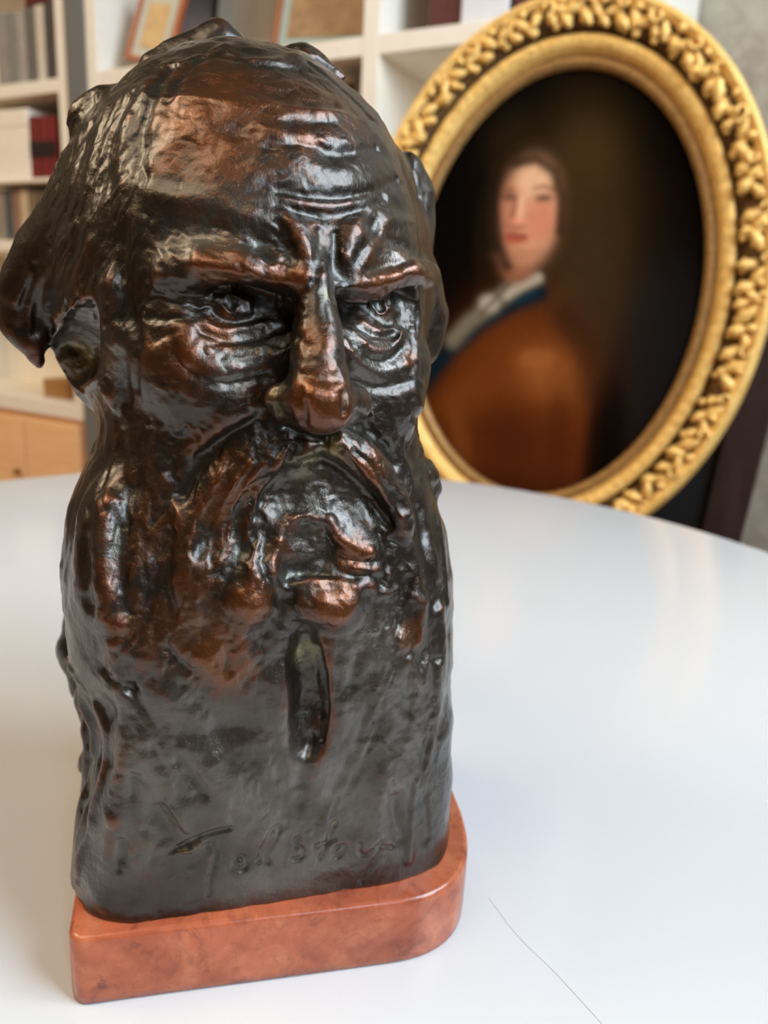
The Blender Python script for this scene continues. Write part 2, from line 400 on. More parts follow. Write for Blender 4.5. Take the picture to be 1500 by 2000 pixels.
# -- strokes ------------------------------------------------------------
STROKES = [
 # forehead
 (-1.3, 9, [(545, 372), (600, 385), (660, 388), (720, 378), (775, 352)]), (-1.5, 10, [(545, 402), (590, 416), (650, 424), (700, 412), (750, 385)]),
 (.7, 9, [(560, 393), (650, 404), (735, 390)]), (1.0, 22, [(575, 325), (640, 342), (725, 335)]), (-.9, 9, [(520, 285), (580, 282), (620, 287), (650, 303), (690, 297), (735, 290)]),
 (-.8, 12, [(600, 200), (655, 206)]), (-.7, 10, [(570, 240), (645, 238)]), (-.6, 12, [(430, 255), (495, 262)]), (.8, 20, [(560, 265), (650, 270), (740, 275)]),
 (-.8, 16, [(500, 172), (540, 180)]), (-.8, 12, [(460, 150), (540, 150), (600, 135)]), (1.2, 14, [(480, 118), (560, 118), (600, 108)]), (-1.0, 10, [(440, 105), (520, 128), (570, 130)]),
 (-1.6, 26, [(330, 440), (420, 440), (510, 470)]), (1.0, 18, [(300, 385), (400, 398), (480, 420), (540, 448)]),
 # frown
 (1.2, 13, [(550, 410), (580, 450), (600, 490)]), (-1.8, 10, [(545, 440), (560, 475), (572, 505)]), (-.9, 8, [(624, 455), (623, 500), (612, 548)]),
 (-1.6, 6, [(656, 458), (657, 520), (658, 580)]), (1.0, 13, [(716, 405), (686, 450), (674, 500)]), (.8, 12, [(745, 455), (715, 500)]),
 (-1.3, 10, [(735, 440), (720, 470), (702, 505)]), (-1.2, 14, [(760, 470), (800, 490)]), (.9, 12, [(755, 430), (800, 430), (825, 450)]),
 # brows
 (1.8, 12, [(385, 515), (430, 520), (480, 530), (540, 545), (592, 545)]), (2.0, 12, [(672, 560), (720, 556), (770, 543), (815, 528), (846, 545)]), (-1.2, 10, [(720, 530), (780, 512), (830, 500)]),
 (-1.0, 7, [(790, 560), (800, 540)]), (-.8, 6, [(470, 520), (488, 545)]), (-.8, 6, [(742, 545), (752, 575)]),
 # photo-left eye
 (-1.0, 8, [(405, 600), (430, 622), (470, 628), (510, 620)]), (1.5, 7, [(398, 632), (430, 648), (470, 645), (512, 630)]), (-1.0, 7, [(392, 652), (440, 670), (500, 662), (545, 640)]),
 (.7, 14, [(362, 655), (385, 702), (440, 727), (505, 715), (548, 690)]), (-.9, 9, [(340, 690), (370, 730), (430, 752), (520, 735)]), (.9, 8, [(420, 585), (450, 572), (485, 588)]),
 (-.9, 6, [(300, 575), (345, 592), (380, 598)]), (-.8, 6, [(290, 620), (340, 620), (370, 625)]), (-.8, 6, [(300, 665), (345, 650)]), (-1.2, 5, [(448, 590), (452, 605)]), (.8, 4, [(436, 598), (450, 612), (466, 600)]),
 (1.0, 10, [(345, 650), (360, 670), (372, 700)]),
 # photo-right eye
 (1.2, 6, [(706, 628), (735, 648), (772, 640)]), (-.8, 5, [(700, 642), (735, 662), (775, 652)]), (1.2, 7, [(692, 652), (720, 682), (752, 690), (776, 670), (786, 645)]), (-.7, 6, [(686, 672), (715, 702), (755, 708), (795, 675)]),
 (1.3, 9, [(674, 672), (696, 708), (742, 732), (792, 712)]), (1.5, 8, [(815, 570), (820, 640), (815, 700)]), (-1.2, 5, [(742, 590), (746, 606)]), (.8, 4, [(728, 600), (745, 615), (764, 600)]),
 (-1.2, 9, [(690, 740), (740, 760), (800, 745)]),
 # nose
 (-.7, 10, [(595, 735), (630, 742), (660, 738)]), (.8, 14, [(605, 770), (650, 775)]), (-1.6, 8, [(590, 770), (598, 800), (592, 825)]), (-1.5, 7, [(672, 770), (670, 805)]), (-1.2, 10, [(540, 765), (560, 755)]),
 (-1.8, 9, [(560, 830), (590, 845), (650, 850)]),
 # folds beside the nose
 (-2.0, 11, [(535, 795), (490, 825), (430, 860), (392, 900), (350, 965)]), (1.2, 18, [(480, 790), (420, 830), (370, 880)]), (-1.7, 9, [(692, 812), (732, 852), (765, 895), (790, 950)]), (1.0, 14, [(725, 810), (770, 860), (800, 920)]),
 # lip ridge and mouth
 (1.0, 9, [(545, 1080), (545, 1035), (575, 1006), (605, 1010), (642, 1015)]), (2.0, 8, [(645, 1015), (660, 1050), (690, 1070), (722, 1074)]), (-1.8, 8, [(640, 1050), (660, 1085), (720, 1100)]), (-2.6, 10, [(600, 905), (640, 905), (690, 932), (730, 985), (757, 1022)]),
 (.9, 6, [(592, 965), (605, 950), (630, 945), (650, 955), (625, 962)]), (1.6, 10, [(560, 1150), (600, 1135), (650, 1132), (700, 1150)]), (-1.6, 9, [(590, 1120), (640, 1120), (690, 1130)]), (1.5, 9, [(640, 1120), (680, 1130), (720, 1145)]),
 (1.6, 8, [(660, 1075), (700, 1090), (722, 1080)]), (-1.3, 9, [(740, 1040), (760, 1090), (740, 1140)]), (1.3, 10, [(700, 1105), (760, 1120)]), (1.2, 8, [(545, 1060), (530, 1110), (548, 1145)]), (-1.2, 7, [(520, 1040), (508, 1090), (520, 1130)]),
 (1.2, 9, [(505, 1060), (490, 1110)]), (.9, 20, [(640, 980), (710, 1010), (745, 1040)]),
 # moustache hair
 (-1.0, 5, [(575, 872), (555, 915), (520, 960), (500, 1010)]), (-1.0, 5, [(545, 880), (510, 930), (470, 985), (455, 1050)]), (-1.0, 6, [(510, 895), (470, 945), (430, 1005), (415, 1070)]), (-1.0, 6, [(470, 905), (425, 960), (390, 1030)]),
 (.9, 6, [(560, 880), (535, 925), (500, 975), (480, 1040)]), (.9, 6, [(490, 905), (450, 960), (420, 1030)]), (-1.0, 5, [(668, 880), (705, 925), (745, 980), (765, 1020)]), (-.9, 5, [(690, 880), (735, 920), (770, 985)]), (.8, 5, [(680, 880), (722, 925), (760, 985)]),
 (-1.2, 6, [(640, 850), (632, 880), (628, 905)]), (-1.5, 9, [(775, 960), (800, 1020), (795, 1060)]),
 # beard, photo-left
 (2.2, 22, [(215, 985), (205, 1060), (208, 1140), (225, 1210)]), (-2.4, 18, [(265, 955), (232, 1020), (228, 1100), (240, 1190)]), (-1.5, 14, [(175, 1000), (165, 1080), (172, 1180)]), (1.6, 20, [(280, 990), (275, 1080), (262, 1160)]),
 (-1.6, 12, [(445, 945), (410, 1020), (390, 1080)]), (-1.2, 12, [(330, 1040), (320, 1130), (335, 1200)]), (1.4, 24, [(350, 1000), (365, 1100), (380, 1190)]), (-1.6, 24, [(395, 1190), (400, 1240)]), (1.2, 16, [(225, 1260), (215, 1300), (235, 1330)]),
 (-1.2, 12, [(200, 1280), (205, 1320), (260, 1350)]), (1.4, 18, [(300, 880), (320, 930), (290, 960)]), (-1.3, 12, [(345, 860), (335, 920)]), (1.0, 10, [(250, 890), (262, 935)]), (-1.0, 14, [(230, 820), (240, 900)]), (-1.5, 14, [(235, 700), (245, 790)]),
 (1.0, 14, [(470, 1225), (480, 1300)]), (-1.0, 12, [(440, 1250), (445, 1310)]), (1.0, 16, [(400, 1290), (440, 1330)]), (-.9, 10, [(330, 1270), (370, 1310)]), (.8, 14, [(285, 1240), (290, 1290)]),
 # lower left folds
 (-2.6, 12, [(165, 1405), (176, 1470), (168, 1545)]), (-2.2, 10, [(140, 1310), (150, 1350)]), (2.6, 9, [(132, 1290), (165, 1345), (200, 1390), (214, 1430), (207, 1500), (184, 1580), (162, 1650), (152, 1720)]), (-1.4, 16, [(250, 1350), (290, 1420), (310, 1490)]), (1.5, 16, [(215, 1330), (265, 1385), (285, 1440)]),
 (1.6, 22, [(300, 1480), (335, 1560), (350, 1600)]), (-1.4, 12, [(260, 1520), (255, 1600), (235, 1680)]), (1.0, 6, [(322, 1570), (345, 1600), (365, 1625)]), (-.9, 14, [(300, 1590), (330, 1640)]), (1.0, 14, [(215, 1600), (205, 1690)]),
 (-1.0, 7, [(238, 1645), (232, 1700)]), (-1.0, 14, [(350, 1480), (400, 1550)]), (.9, 18, [(405, 1500), (440, 1570)]), (-1.0, 8, [(282, 1625), (310, 1645), (345, 1660)]), (1.0, 6, [(345, 1665), (375, 1665), (395, 1645)]), (.9, 18, [(330, 1360), (400, 1420)]),
 # slot rims and the middle of the beard
 (.7, 9, [(638, 1260), (646, 1330), (650, 1400)]), (-1.3, 12, [(606, 1440), (596, 1500), (588, 1570)]), (-1.4, 34, [(260, 1400), (360, 1440), (480, 1410)]), (-.8, 8, [(720, 1380), (700, 1450), (660, 1530)]), (-.7, 7, [(745, 1400), (715, 1480), (680, 1550)]),
 (.8, 14, [(670, 1370), (665, 1430)]), (-1.0, 10, [(700, 1280), (685, 1340)]), (.9, 14, [(765, 1240), (790, 1260)]), (-.8, 14, [(520, 1350), (530, 1430), (545, 1520)]), (.8, 18, [(520, 1450), (535, 1540)]),
 # broad planes of the lower beard
 (1.2, 40, [(330, 1420), (420, 1520), (510, 1620)]), (-1.1, 36, [(420, 1390), (500, 1490), (560, 1580)]), (-1.0, 38, [(700, 1430), (650, 1560)]), (1.0, 34, [(765, 1490), (720, 1640)]), (-.9, 30, [(300, 1600), (360, 1690)]), (.9, 8, [(232, 1345), (285, 1400), (325, 1480), (372, 1545)]),
 # beard, photo-right
 (2.4, 14, [(788, 1010), (805, 1090), (822, 1170), (820, 1250)]), (-1.8, 12, [(822, 1000), (835, 1090), (848, 1180)]), (1.5, 10, [(855, 1010), (868, 1090), (872, 1180)]), (-1.2, 14, [(770, 1110), (780, 1180), (770, 1260)]), (1.6, 12, [(860, 1190), (866, 1290), (858, 1380)]),
 (1.2, 10, [(835, 1290), (822, 1350), (800, 1290)]), (1.6, 9, [(858, 1300), (852, 1400), (838, 1480), (825, 1560)]), (-1.4, 12, [(838, 1450), (830, 1540), (836, 1640)]), (1.2, 10, [(815, 1530), (808, 1610), (800, 1680)]), (-1.2, 14, [(770, 1560), (780, 1640)]),
 (-1.0, 16, [(790, 1350), (795, 1420)]), (1.3, 10, [(720, 1140), (750, 1165), (770, 1155)]), (-1.2, 9, [(800, 1130), (790, 1160)]), (1.4, 10, [(805, 1165), (830, 1175)]), (1.4, 12, [(835, 830), (845, 880), (838, 930)]), (-1.2, 12, [(810, 790), (822, 860), (815, 930)]),
 # hair strands, photo-left
 (-1.2, 10, [(330, 130), (290, 200), (270, 280), (285, 350)]), (1.2, 14, [(290, 160), (250, 240), (235, 320), (240, 420)]), (-1.0, 9, [(255, 180), (215, 270), (195, 370), (185, 450)]), (1.0, 10, [(210, 210), (180, 300), (165, 390), (140, 460)]),
 (-1.0, 9, [(175, 240), (150, 330), (130, 410), (95, 480)]), (-1.0, 8, [(150, 480), (110, 550), (95, 620)]), (1.0, 9, [(180, 480), (140, 550), (110, 620)]), (-1.0, 8, [(70, 520), (45, 590), (40, 645)]), (-1.1, 8, [(110, 500), (75, 570), (70, 650)]), (1.0, 7, [(60, 530), (30, 590)]),
 (-1.4, 12, [(245, 440), (235, 540), (250, 620)]), (1.2, 14, [(265, 420), (262, 500), (270, 560)]), (1.0, 10, [(225, 640), (230, 720), (220, 790)]), (-1.4, 9, [(258, 600), (268, 680), (262, 760)]), (-1.0, 10, [(400, 100), (360, 130), (330, 190)]),
 (1.0, 9, [(440, 90), (400, 105), (350, 120)]), (1.2, 8, [(75, 722), (105, 655), (145, 595)]), (.9, 8, [(620, 110), (690, 160), (740, 215)]), (-.8, 8, [(600, 125), (670, 175), (725, 230)]), (-.8, 8, [(760, 240), (800, 310), (820, 380)]),
]
for h, r, p in STROKES: stroke(h * .85, r * 1.1, p)
def sig(*pts): return [(80 + x / 1.724, 1500 + y / 1.724) for x, y in pts]
LETTERS = [sig((440, 285), (475, 262), (520, 240), (570, 222), (635, 208)), sig((560, 262), (592, 285), (580, 330), (568, 380), (563, 432)),
           sig((660, 305), (650, 328), (660, 348), (685, 345), (695, 322), (680, 305), (660, 305)),
           sig((735, 320), (748, 280), (772, 225), (795, 200), (808, 204), (795, 235), (768, 275), (752, 310), (765, 325)),
           sig((868, 232), (852, 258), (885, 275), (882, 305), (850, 312)), sig((990, 185), (965, 250), (938, 308)), sig((925, 262), (950, 255), (990, 240)),
           sig((1020, 262), (992, 272), (985, 298), (1005, 302), (1022, 275), (1020, 262)), sig((1075, 255), (1072, 290), (1095, 300), (1120, 275)), sig((1145, 250), (1128, 300), (1105, 345), (1080, 385)),
           sig((1130, 262), (1180, 265))]
for p in LETTERS:
    stroke(-2.1, 4.2, p); 
# -- modelling-tool marks: short dabs following the hair and beard
rng = np.random.default_rng(11)
def dabs(n, box, ang, ln, r, h, jit=0.4):
    x = rng.uniform(box[0], box[2], n); y = rng.uniform(box[1], box[3], n)
    a = np.radians(ang) + rng.normal(0, jit, n); L = rng.uniform(.4, 1, n) * ln
    A = touch(np.c_[x - np.cos(a) * L / 2, y - np.sin(a) * L / 2]); B = touch(np.c_[x + np.cos(a) * L / 2, y + np.sin(a) * L / 2])
    hh = rng.choice([-1, 1], n) * rng.uniform(.35, 1, n) * h * MM; rr = rng.uniform(.6, 1.2, n) * r * .165 * MM
    for i in range(n):
        if np.linalg.norm(A[i] - B[i]) < 0.02: push(np.array([A[i], B[i]]), hh[i], rr[i])
dabs(150, (100, 180, 300, 620), 110, 80, 6, .38, .2)
dabs(50, (300, 90, 760, 260), 10, 45, 9, .22)
dabs(60, (500, 260, 800, 480), 5, 30, 6, .25)
dabs(60, (290, 420, 600, 600), 20, 35, 6, .35)
dabs(80, (270, 600, 600, 860), 30, 28, 6, .35, .8)
dabs(60, (660, 480, 830, 900), 60, 30, 6, .35, .8)
dabs(140, (180, 830, 520, 1350), 105, 50, 7, .45, .5)
dabs(80, (480, 860, 780, 1250), 60, 28, 6, .4, .8)
dabs(60, (700, 850, 880, 1500), 95, 50, 7, .4, .4)
dabs(90, (180, 1320, 840, 1720), 105, 70, 12, .20, .5)
dabs(40, (560, 560, 700, 830), 80, 18, 5, .2, .8)

# finer, sharper marks
dabs(160, (110, 200, 290, 640), 112, 90, 3.4, .34, .15)
dabs(70, (310, 120, 760, 290), 5, 50, 4.5, .22, .5)
dabs(110, (500, 270, 800, 520), 8, 34, 3.4, .28, .6)
dabs(110, (290, 430, 600, 620), 15, 34, 3.4, .32, .6)
dabs(120, (280, 600, 600, 860), 30, 26, 3.4, .30, .9)
dabs(90, (670, 560, 830, 900), 60, 26, 3.4, .32, .9)
dabs(220, (190, 840, 520, 1340), 105, 50, 3.8, .40, .35)
dabs(120, (470, 860, 780, 1240), 70, 30, 3.4, .38, .7)
dabs(100, (720, 840, 880, 1560), 95, 50, 3.8, .36, .4)
dabs(160, (190, 1330, 840, 1720), 105, 60, 4.5, .15, .5)
dabs(50, (560, 570, 700, 840), 85, 16, 3.0, .20, .8)
dabs(110, (90, 580, 240, 780), 100, 22, 4, .45, .9)

phi[:, :, :] = np.maximum(phi, (-0.0004 - GX[2])[None, None, :])
phi[0], phi[-1], phi[:, 0], phi[:, -1], phi[:, :, 0], phi[:, :, -1] = 1, 1, 1, 1, 1, 1

# -- mesh the clay (surface nets)
def surface_nets():
    ins = (phi < 0).astype(np.uint8); s = 0
    for a in (0, 1):
        for b in (0, 1):
            for c in (0, 1):
                s = s + ins[a:NG[0] - 1 + a, b:NG[1] - 1 + b, c:NG[2] - 1 + c]
    act = np.argwhere((s > 0) & (s < 8)); dims = NG - 1
    key = (act[:, 0] * dims[1] + act[:, 1]) * dims[2] + act[:, 2]
    cor = [(a, b, c) for a in (0, 1) for b in (0, 1) for c in (0, 1)]
    val = {k: phi[act[:, 0] + k[0], act[:, 1] + k[1], act[:, 2] + k[2]] for k in cor}
    acc = np.zeros((len(act), 3)); cnt = np.zeros(len(act))
    for k in cor:
        for ax in range(3):
            if k[ax] == 0:
                j = list(k); j[ax] = 1; a, b = val[k], val[tuple(j)]
                cr = (a < 0) != (b < 0); t = np.where(cr, a / np.where(cr, a - b, 1), 0)
                p = np.array(k, float)[None].repeat(len(act), 0); p[:, ax] += t
                acc += p * cr[:, None]; cnt += cr
    V = LO + VOX * (act + acc / cnt[:, None])
    Q = []
    for ax in range(3):
        u, v = (ax + 1) % 3, (ax + 2) % 3
        sl0 = [slice(None)] * 3; sl1 = [slice(None)] * 3; sl0[ax] = slice(0, -1); sl1[ax] = slice(1, None)
        A, B = ins[tuple(sl0)], ins[tuple(sl1)]
        e = np.argwhere(A != B); fl = A[e[:, 0], e[:, 1], e[:, 2]] == 1
        cells = []
        for du, dv in ((-1, -1), (0, -1), (0, 0), (-1, 0)):
            c = e.copy(); c[:, u] += du; c[:, v] += dv; cells.append(np.searchsorted(key, (c[:, 0] * dims[1] + c[:, 1]) * dims[2] + c[:, 2]))
        q = np.stack(cells, 1); q[~fl] = q[~fl][:, ::-1]; Q.append(q)
    return V, np.concatenate(Q)
V, Q = surface_nets()
def grad(P):
    g = np.stack([sample(P + VOX * 1.2 * e) - sample(P - VOX * 1.2 * e) for e in np.eye(3)], 1); return g / np.maximum(np.linalg.norm(g, axis=1), 1e-9)[:, None]
Nn = grad(V)
# -- small unevenness of hand-worked clay
def lattice(P, cell, seed):
    r = np.random.default_rng(seed); n = np.ceil((HI - LO) / cell).astype(int) + 3; L = r.normal(0, 1, n)
    g = (P - LO) / cell + 0.5; i = np.clip(g.astype(int), 0, n - 2); f = g - i; f = f * f * (3 - 2 * f); o = 0
    for a in (0, 1):
        for b in (0, 1):
            for c in (0, 1):
                o = o + (f[:, 0] if a else 1 - f[:, 0]) * (f[:, 1] if b else 1 - f[:, 1]) * (f[:, 2] if c else 1 - f[:, 2]) * L[i[:, 0] + a, i[:, 1] + b, i[:, 2] + c]
    return o
V = V + Nn * (lattice(V, .013, 1) * .00055 + lattice(V, .0055, 2) * .00020 + lattice(V, .0021, 3) * .00006)[:, None]
# -- rubbed high spots: how far a vertex stands proud of its smoothed surroundings
def relax(P, n):
    i = np.concatenate([Q[:, 0], Q[:, 1], Q[:, 2], Q[:, 3]]); j = np.concatenate([Q[:, 1], Q[:, 2], Q[:, 3], Q[:, 0]])
    deg = np.bincount(i, minlength=len(P)).astype(float)
    for _ in range(n):
        P = np.stack([np.bincount(i, P[j, a], len(P)) for a in range(3)], 1) / deg[:, None]
    return P
n1 = max(4, int(10 * (.0008 / VOX) ** 2))
S1 = relax(V, n1); proud = np.einsum('ij,ij->i', V - S1, Nn) * 1000
S2 = relax(S1, n1 * 4); proud2 = np.einsum('ij,ij->i', S1 - S2, Nn) * 1000
# -- rubbed warm patches of the patina, placed by eye
WARM = [((450, 200), 150, .75), ((600, 190), 110, .6), ((640, 420), 60, .3), ((420, 460), 60, .35), ((250, 950), 70, .5), ((330, 1240), 90, .6), ((450, 1040), 70, .6), ((700, 1600), 80, .2), ((250, 1650), 60, .45), ((150, 560), 60, .3), ((300, 1060), 70, .6), ((360, 1150), 70, .5), ((230, 1140), 50, .5), ((250, 760), 50, .4), ((400, 860), 60, .4), ((400, 340), 60, .5), ((680, 250), 60, .5), ((250, 300), 60, .35), ((450, 120), 50, .5), ((520, 200), 90, .8), ((360, 220), 70, .8), ((430, 280), 80, .7), ((330, 310), 50, .6), ((590, 270), 50, .6), ((630, 790), 55, 1.0), ((615, 660), 30, .7), ((430, 525), 60, .9), ((560, 545), 40, .7),
        ((760, 565), 70, .9), ((430, 645), 35, .9), ((470, 950), 60, .8), ((420, 1000), 50, .7), ((330, 1020), 60, .6), ((300, 930), 50, .5), ((500, 1180), 50, 1.0), ((650, 1180), 50, 1.0), ((420, 1270), 80, .9), ((450, 1310), 60, .8),
        ((250, 1230), 60, .6), ((720, 930), 50, .6), ((690, 1080), 35, .8), ((800, 1240), 45, .7), ((540, 1090), 40, .7), ((200, 1500), 40, .5), ((250, 1480), 50, .5), ((300, 1690), 60, .35), ((340, 700), 60, .6), ((520, 760), 50, .5), ((650, 1240), 50, .3),
        ((230, 860), 50, .5), ((800, 700), 30, .6), ((180, 520), 60, .25), ((640, 1400), 25, .5), ((560, 1010), 40, .5), ((700, 1560), 60, .25)]
warm = np.zeros(len(V))
WP = touch([w[0] for w in WARM])
for P, (_, r, a) in zip(WP, WARM):
    warm = np.maximum(warm, a * np.exp(-((V - P) ** 2).sum(1) / (r * .165 * MM * 1.15) ** 2))
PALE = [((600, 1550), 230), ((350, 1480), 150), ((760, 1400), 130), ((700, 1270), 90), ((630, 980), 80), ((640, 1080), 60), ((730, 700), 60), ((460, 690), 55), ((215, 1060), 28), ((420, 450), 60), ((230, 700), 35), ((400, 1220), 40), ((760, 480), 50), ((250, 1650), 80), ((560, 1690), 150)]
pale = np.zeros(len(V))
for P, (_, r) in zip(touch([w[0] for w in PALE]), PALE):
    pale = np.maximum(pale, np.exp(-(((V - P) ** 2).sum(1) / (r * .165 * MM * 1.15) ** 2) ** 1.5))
DUST = [((540, 800), 30), ((600, 900), 30), ((640, 880), 25), ((595, 1270), 30), ((520, 1648), 0), ((372, 1652), 14), ((655, 1606), 7), ((165, 690), 45), ((648, 578), 14), ((560, 1610), 0)]
dust = np.zeros(len(V))
for P, (_, r) in zip(touch([w[0] for w in DUST]), DUST):
    if r: dust = np.maximum(dust, np.exp(-((V - P) ** 2).sum(1) / (r * .165 * MM) ** 2))
WV = ORG + V @ AX
me = bpy.data.meshes.new('bronze_head')
me.vertices.add(len(WV)); me.vertices.foreach_set('co', WV.astype(np.float32).ravel())
me.loops.add(len(Q) * 4); me.loops.foreach_set('vertex_index', Q.astype(np.int32).ravel())
me.polygons.add(len(Q)); me.polygons.foreach_set('loop_start', np.arange(0, len(Q) * 4, 4, dtype=np.int32)); me.polygons.foreach_set('loop_total', np.full(len(Q), 4, np.int32))
me.update(calc_edges=True); me.validate(); me.shade_smooth()
for nm, val in (('proud', proud), ('proud_wide', proud2), ('warm', warm), ('dust', dust), ('pale', pale)):
    me.attributes.new(nm, 'FLOAT', 'POINT').data.foreach_set('value', val.astype(np.float32))

t = NT('patinated_bronze')
pr, pw, wa, du = (t.attr(k).outputs['Fac'] for k in ('proud', 'proud_wide', 'warm', 'dust'))
n1_, n2_, n3_ = t.noise(45, 5, 0.6), t.noise(220, 4, 0.6), t.noise(900, 3, 0.6)
grain = t.math('ADD', t.math('MULTIPLY', n1_, 0.55), t.math('MULTIPLY', n2_, 0.65))
pa = t.attr('pale').outputs['Fac']
col = t.mix(t.step(n1_, 0.36, 0.66), c4(52, 44, 36), c4(40, 30, 19))
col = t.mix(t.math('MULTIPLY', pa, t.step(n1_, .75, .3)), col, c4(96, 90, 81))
edge = t.math('ADD', t.math('MULTIPLY', pr, 2.6), t.math('MULTIPLY', pw, 0.5))
wf = t.math('ADD', t.math('MULTIPLY', wa, 1.4), t.math('ADD', t.math('MULTIPLY', edge, 0.2), t.math('SUBTRACT', t.math('MULTIPLY', grain, 2.6), 1.8)))
col = t.mix(t.math('MULTIPLY', t.step(wf, 0.15, 1.0), .9), col, t.mix(n2_, c4(124, 68, 22), c4(74, 39, 11)))
col = t.mix(t.math('MULTIPLY', t.step(t.math('ADD', edge, t.math('MULTIPLY', n2_, .9)), 1.1, 2.2), 0.35), col, c4(122, 66, 38))
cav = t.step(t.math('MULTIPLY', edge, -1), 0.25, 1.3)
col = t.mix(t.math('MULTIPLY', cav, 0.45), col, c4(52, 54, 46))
col = t.mix(t.math('MULTIPLY', du, t.step(n2_, .35, .65)), col, c4(132, 122, 80))
n4_ = t.noise(430, 3, .55)
rgh = t.math('ADD', 0.22, t.math('MULTIPLY', n2_, 0.24))
sm = t.n('ShaderNodeMapping', {'Vector': t.geo(), 'Scale': (620, 620, 120), 'Rotation': (0, .12, 0)})
n5_ = t.noise(1.0, 3, .6, sm.outputs[0])
nb = t.bump(n3_, 0.00045, 0.45, t.bump(n5_, .0005, .4, t.bump(n4_, .0006, .45, t.bump(n2_, 0.0006, 0.4))))
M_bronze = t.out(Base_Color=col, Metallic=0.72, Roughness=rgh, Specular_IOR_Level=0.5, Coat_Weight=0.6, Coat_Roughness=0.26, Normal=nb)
bust = tag(empty('portrait_bust', tuple(ORG - [0, 0, BASE_H])), 'dark bronze bust of a frowning bearded man on a red marble base', 'bust')
tag(link('bronze_head', me, bust, M_bronze), 'brown patinated bronze head with long beard')

# marble base: outline in its own frame (u along the front edge, v towards the back)
A0 = np.array([-0.097, 0.206]); ba = math.radians(15.6)
F1 = np.array([math.cos(ba), math.sin(ba)]); F2 = np.array([-math.sin(ba), math.cos(ba)])
ctrl = []
def arc(cx, cy, r, a0, a1, n=10): return [(cx + r * math.cos(math.radians(a)), cy + r * math.sin(math.radians(a))) for a in np.linspace(a0, a1, n)]
out2 = arc(.006, .006, .006, 180, 270, 6) + [(.03, -.001), (.06, -.0025), (.09, -.004)]
bz = [np.array(p) for p in ((.112, -.005), (.140, -.006), (.149, .012), (.1535, .040))]
out2 += [tuple((1 - k) ** 3 * bz[0] + 3 * k * (1 - k) ** 2 * bz[1] + 3 * k * k * (1 - k) * bz[2] + k ** 3 * bz[3]) for k in np.linspace(0, 1, 16)]
out2 += [(.157, .08)] + arc(.127, .110, .030, 0, 90, 10) + arc(.024, .116, .024, 90, 180, 8)
ring = [A0 + u * F1 + v * F2 for u, v in out2]
def offset_ring(r, d):
    r = np.array(r); n = len(r); o = []
    for i in range(n):
        e = r[(i + 1) % n] - r[i - 1]; e = e / np.linalg.norm(e); o.append(r[i] + d * np.array([-e[1], e[0]]))
    return o
vs, fs = [], []; n = len(ring)
for d, z in ((.0012, 0), (.0002, .001), (0, .004), (0, BASE_H - .0022), (.0005, BASE_H - .0007), (.0018, BASE_H)):
    vs += [(p[0], p[1], TABLE_Z + z) for p in offset_ring(ring, d)]
for j in range(5):
    for i in range(n): k = (i + 1) % n; fs.append((j * n + i, j * n + k, (j + 1) * n + k, (j + 1) * n + i))
fs += [tuple(range(n - 1, -1, -1)), tuple(5 * n + i for i in range(n))]
me = mesh_from('marble_base', vs, fs, True)
for p in me.polygons:
    if len(p.vertices) > 4: p.use_smooth = False
t = NT('red_marble')
a, b, c = t.noise(28, 8, 0.65, dist=.6), t.noise(75, 6, 0.6), t.noise(240, 4, .6)
col = t.mix(t.step(a, .32, .66), c4(188, 102, 68), c4(140, 68, 45))
col = t.mix(t.math('MULTIPLY', t.step(b, .5, .72), .5), col, c4(206, 128, 90))
col = t.mix(t.math('MULTIPLY', t.step(t.noise(85, 7, .68, dist=.5), .54, .70), .75), col, c4(96, 48, 36))
vn = t.math('ABSOLUTE', t.math('SUBTRACT', t.noise(22, 7, .6, dist=1.2), .5))
col = t.mix(t.math('MULTIPLY', t.step(vn, .02, .0), .25), col, c4(96, 48, 38))
M_marble = t.out(Base_Color=col, Roughness=t.math('ADD', .16, t.math('MULTIPLY', c, .12)), Normal=t.bump(c, .0006, .25))
tag(link('marble_base', me, bust, M_marble), 'polished red brown marble base with rounded corner')
# ------------------------------------------------------------------ white bookcases along the back wall
def sz(px, py, t=0.0): return on_plane(px, py, t)
DEP = 0.34
def bookcase(name, label, ups, shelves, top=2.35, z0=0.0, mat=M_white):
    """ups: (s0, s1) of each upright; shelves: (s0, s1, z centre, thickness)"""
    c = tag(empty(name, rm((ups[0][0] + ups[-1][1]) / 2, DEP / 2, 0)), label, 'bookcase', 'white bookcases on the back wall')
    for a, b in ups: rbox('upright', (a, b), (0, DEP), (z0, top), mat, c)
    for a, b, z, th in shelves: rbox('shelf', (a, b), (0.001, DEP - .012), (z - th / 2, z + th / 2), mat, c)
    rbox('back_panel', (ups[0][0], ups[-1][1]), (DEP - .012, DEP), (z0, top), mat, c, 0)
    return c
sA = sz(110, 110)[0], sz(129, 110)[0]
zA = [sz(60, 172)[1], sz(60, 352)[1], sz(40, 480)[1], sz(60, 792)[1]]
a_l = sA[0] - 0.80
A = bookcase('bookcase', 'white bookcase holding grey binders and red books at the picture edge', [(a_l - .035, a_l), sA],
             [(a_l, sA[0], zA[0], .038), (a_l, sA[0], zA[1], .012), (a_l, sA[0], zA[2], .034), (a_l - .035, sA[1], zA[3], .05), (a_l, sA[0], 1.98, .035), (a_l, sA[0], 2.33, .035)], z0=zA[3])
sB0 = sz(169, 110)[0], sz(189, 110)[0]; sB1 = sz(709, 60)[0], sz(741, 60)[0]; sB2 = (S_CASE1 - .04, S_CASE1)
zB = [sz(690, 92)[1]]
sh = []
for s0, s1 in ((sB0[1], sB1[0]), (sB1[1], sB2[0])):
    for k, z in enumerate((zB[0], zB[0] - .375, zB[0] - .75, .36, .06, zB[0] + .375, 2.33)): sh.append((s0, s1, z, .042))
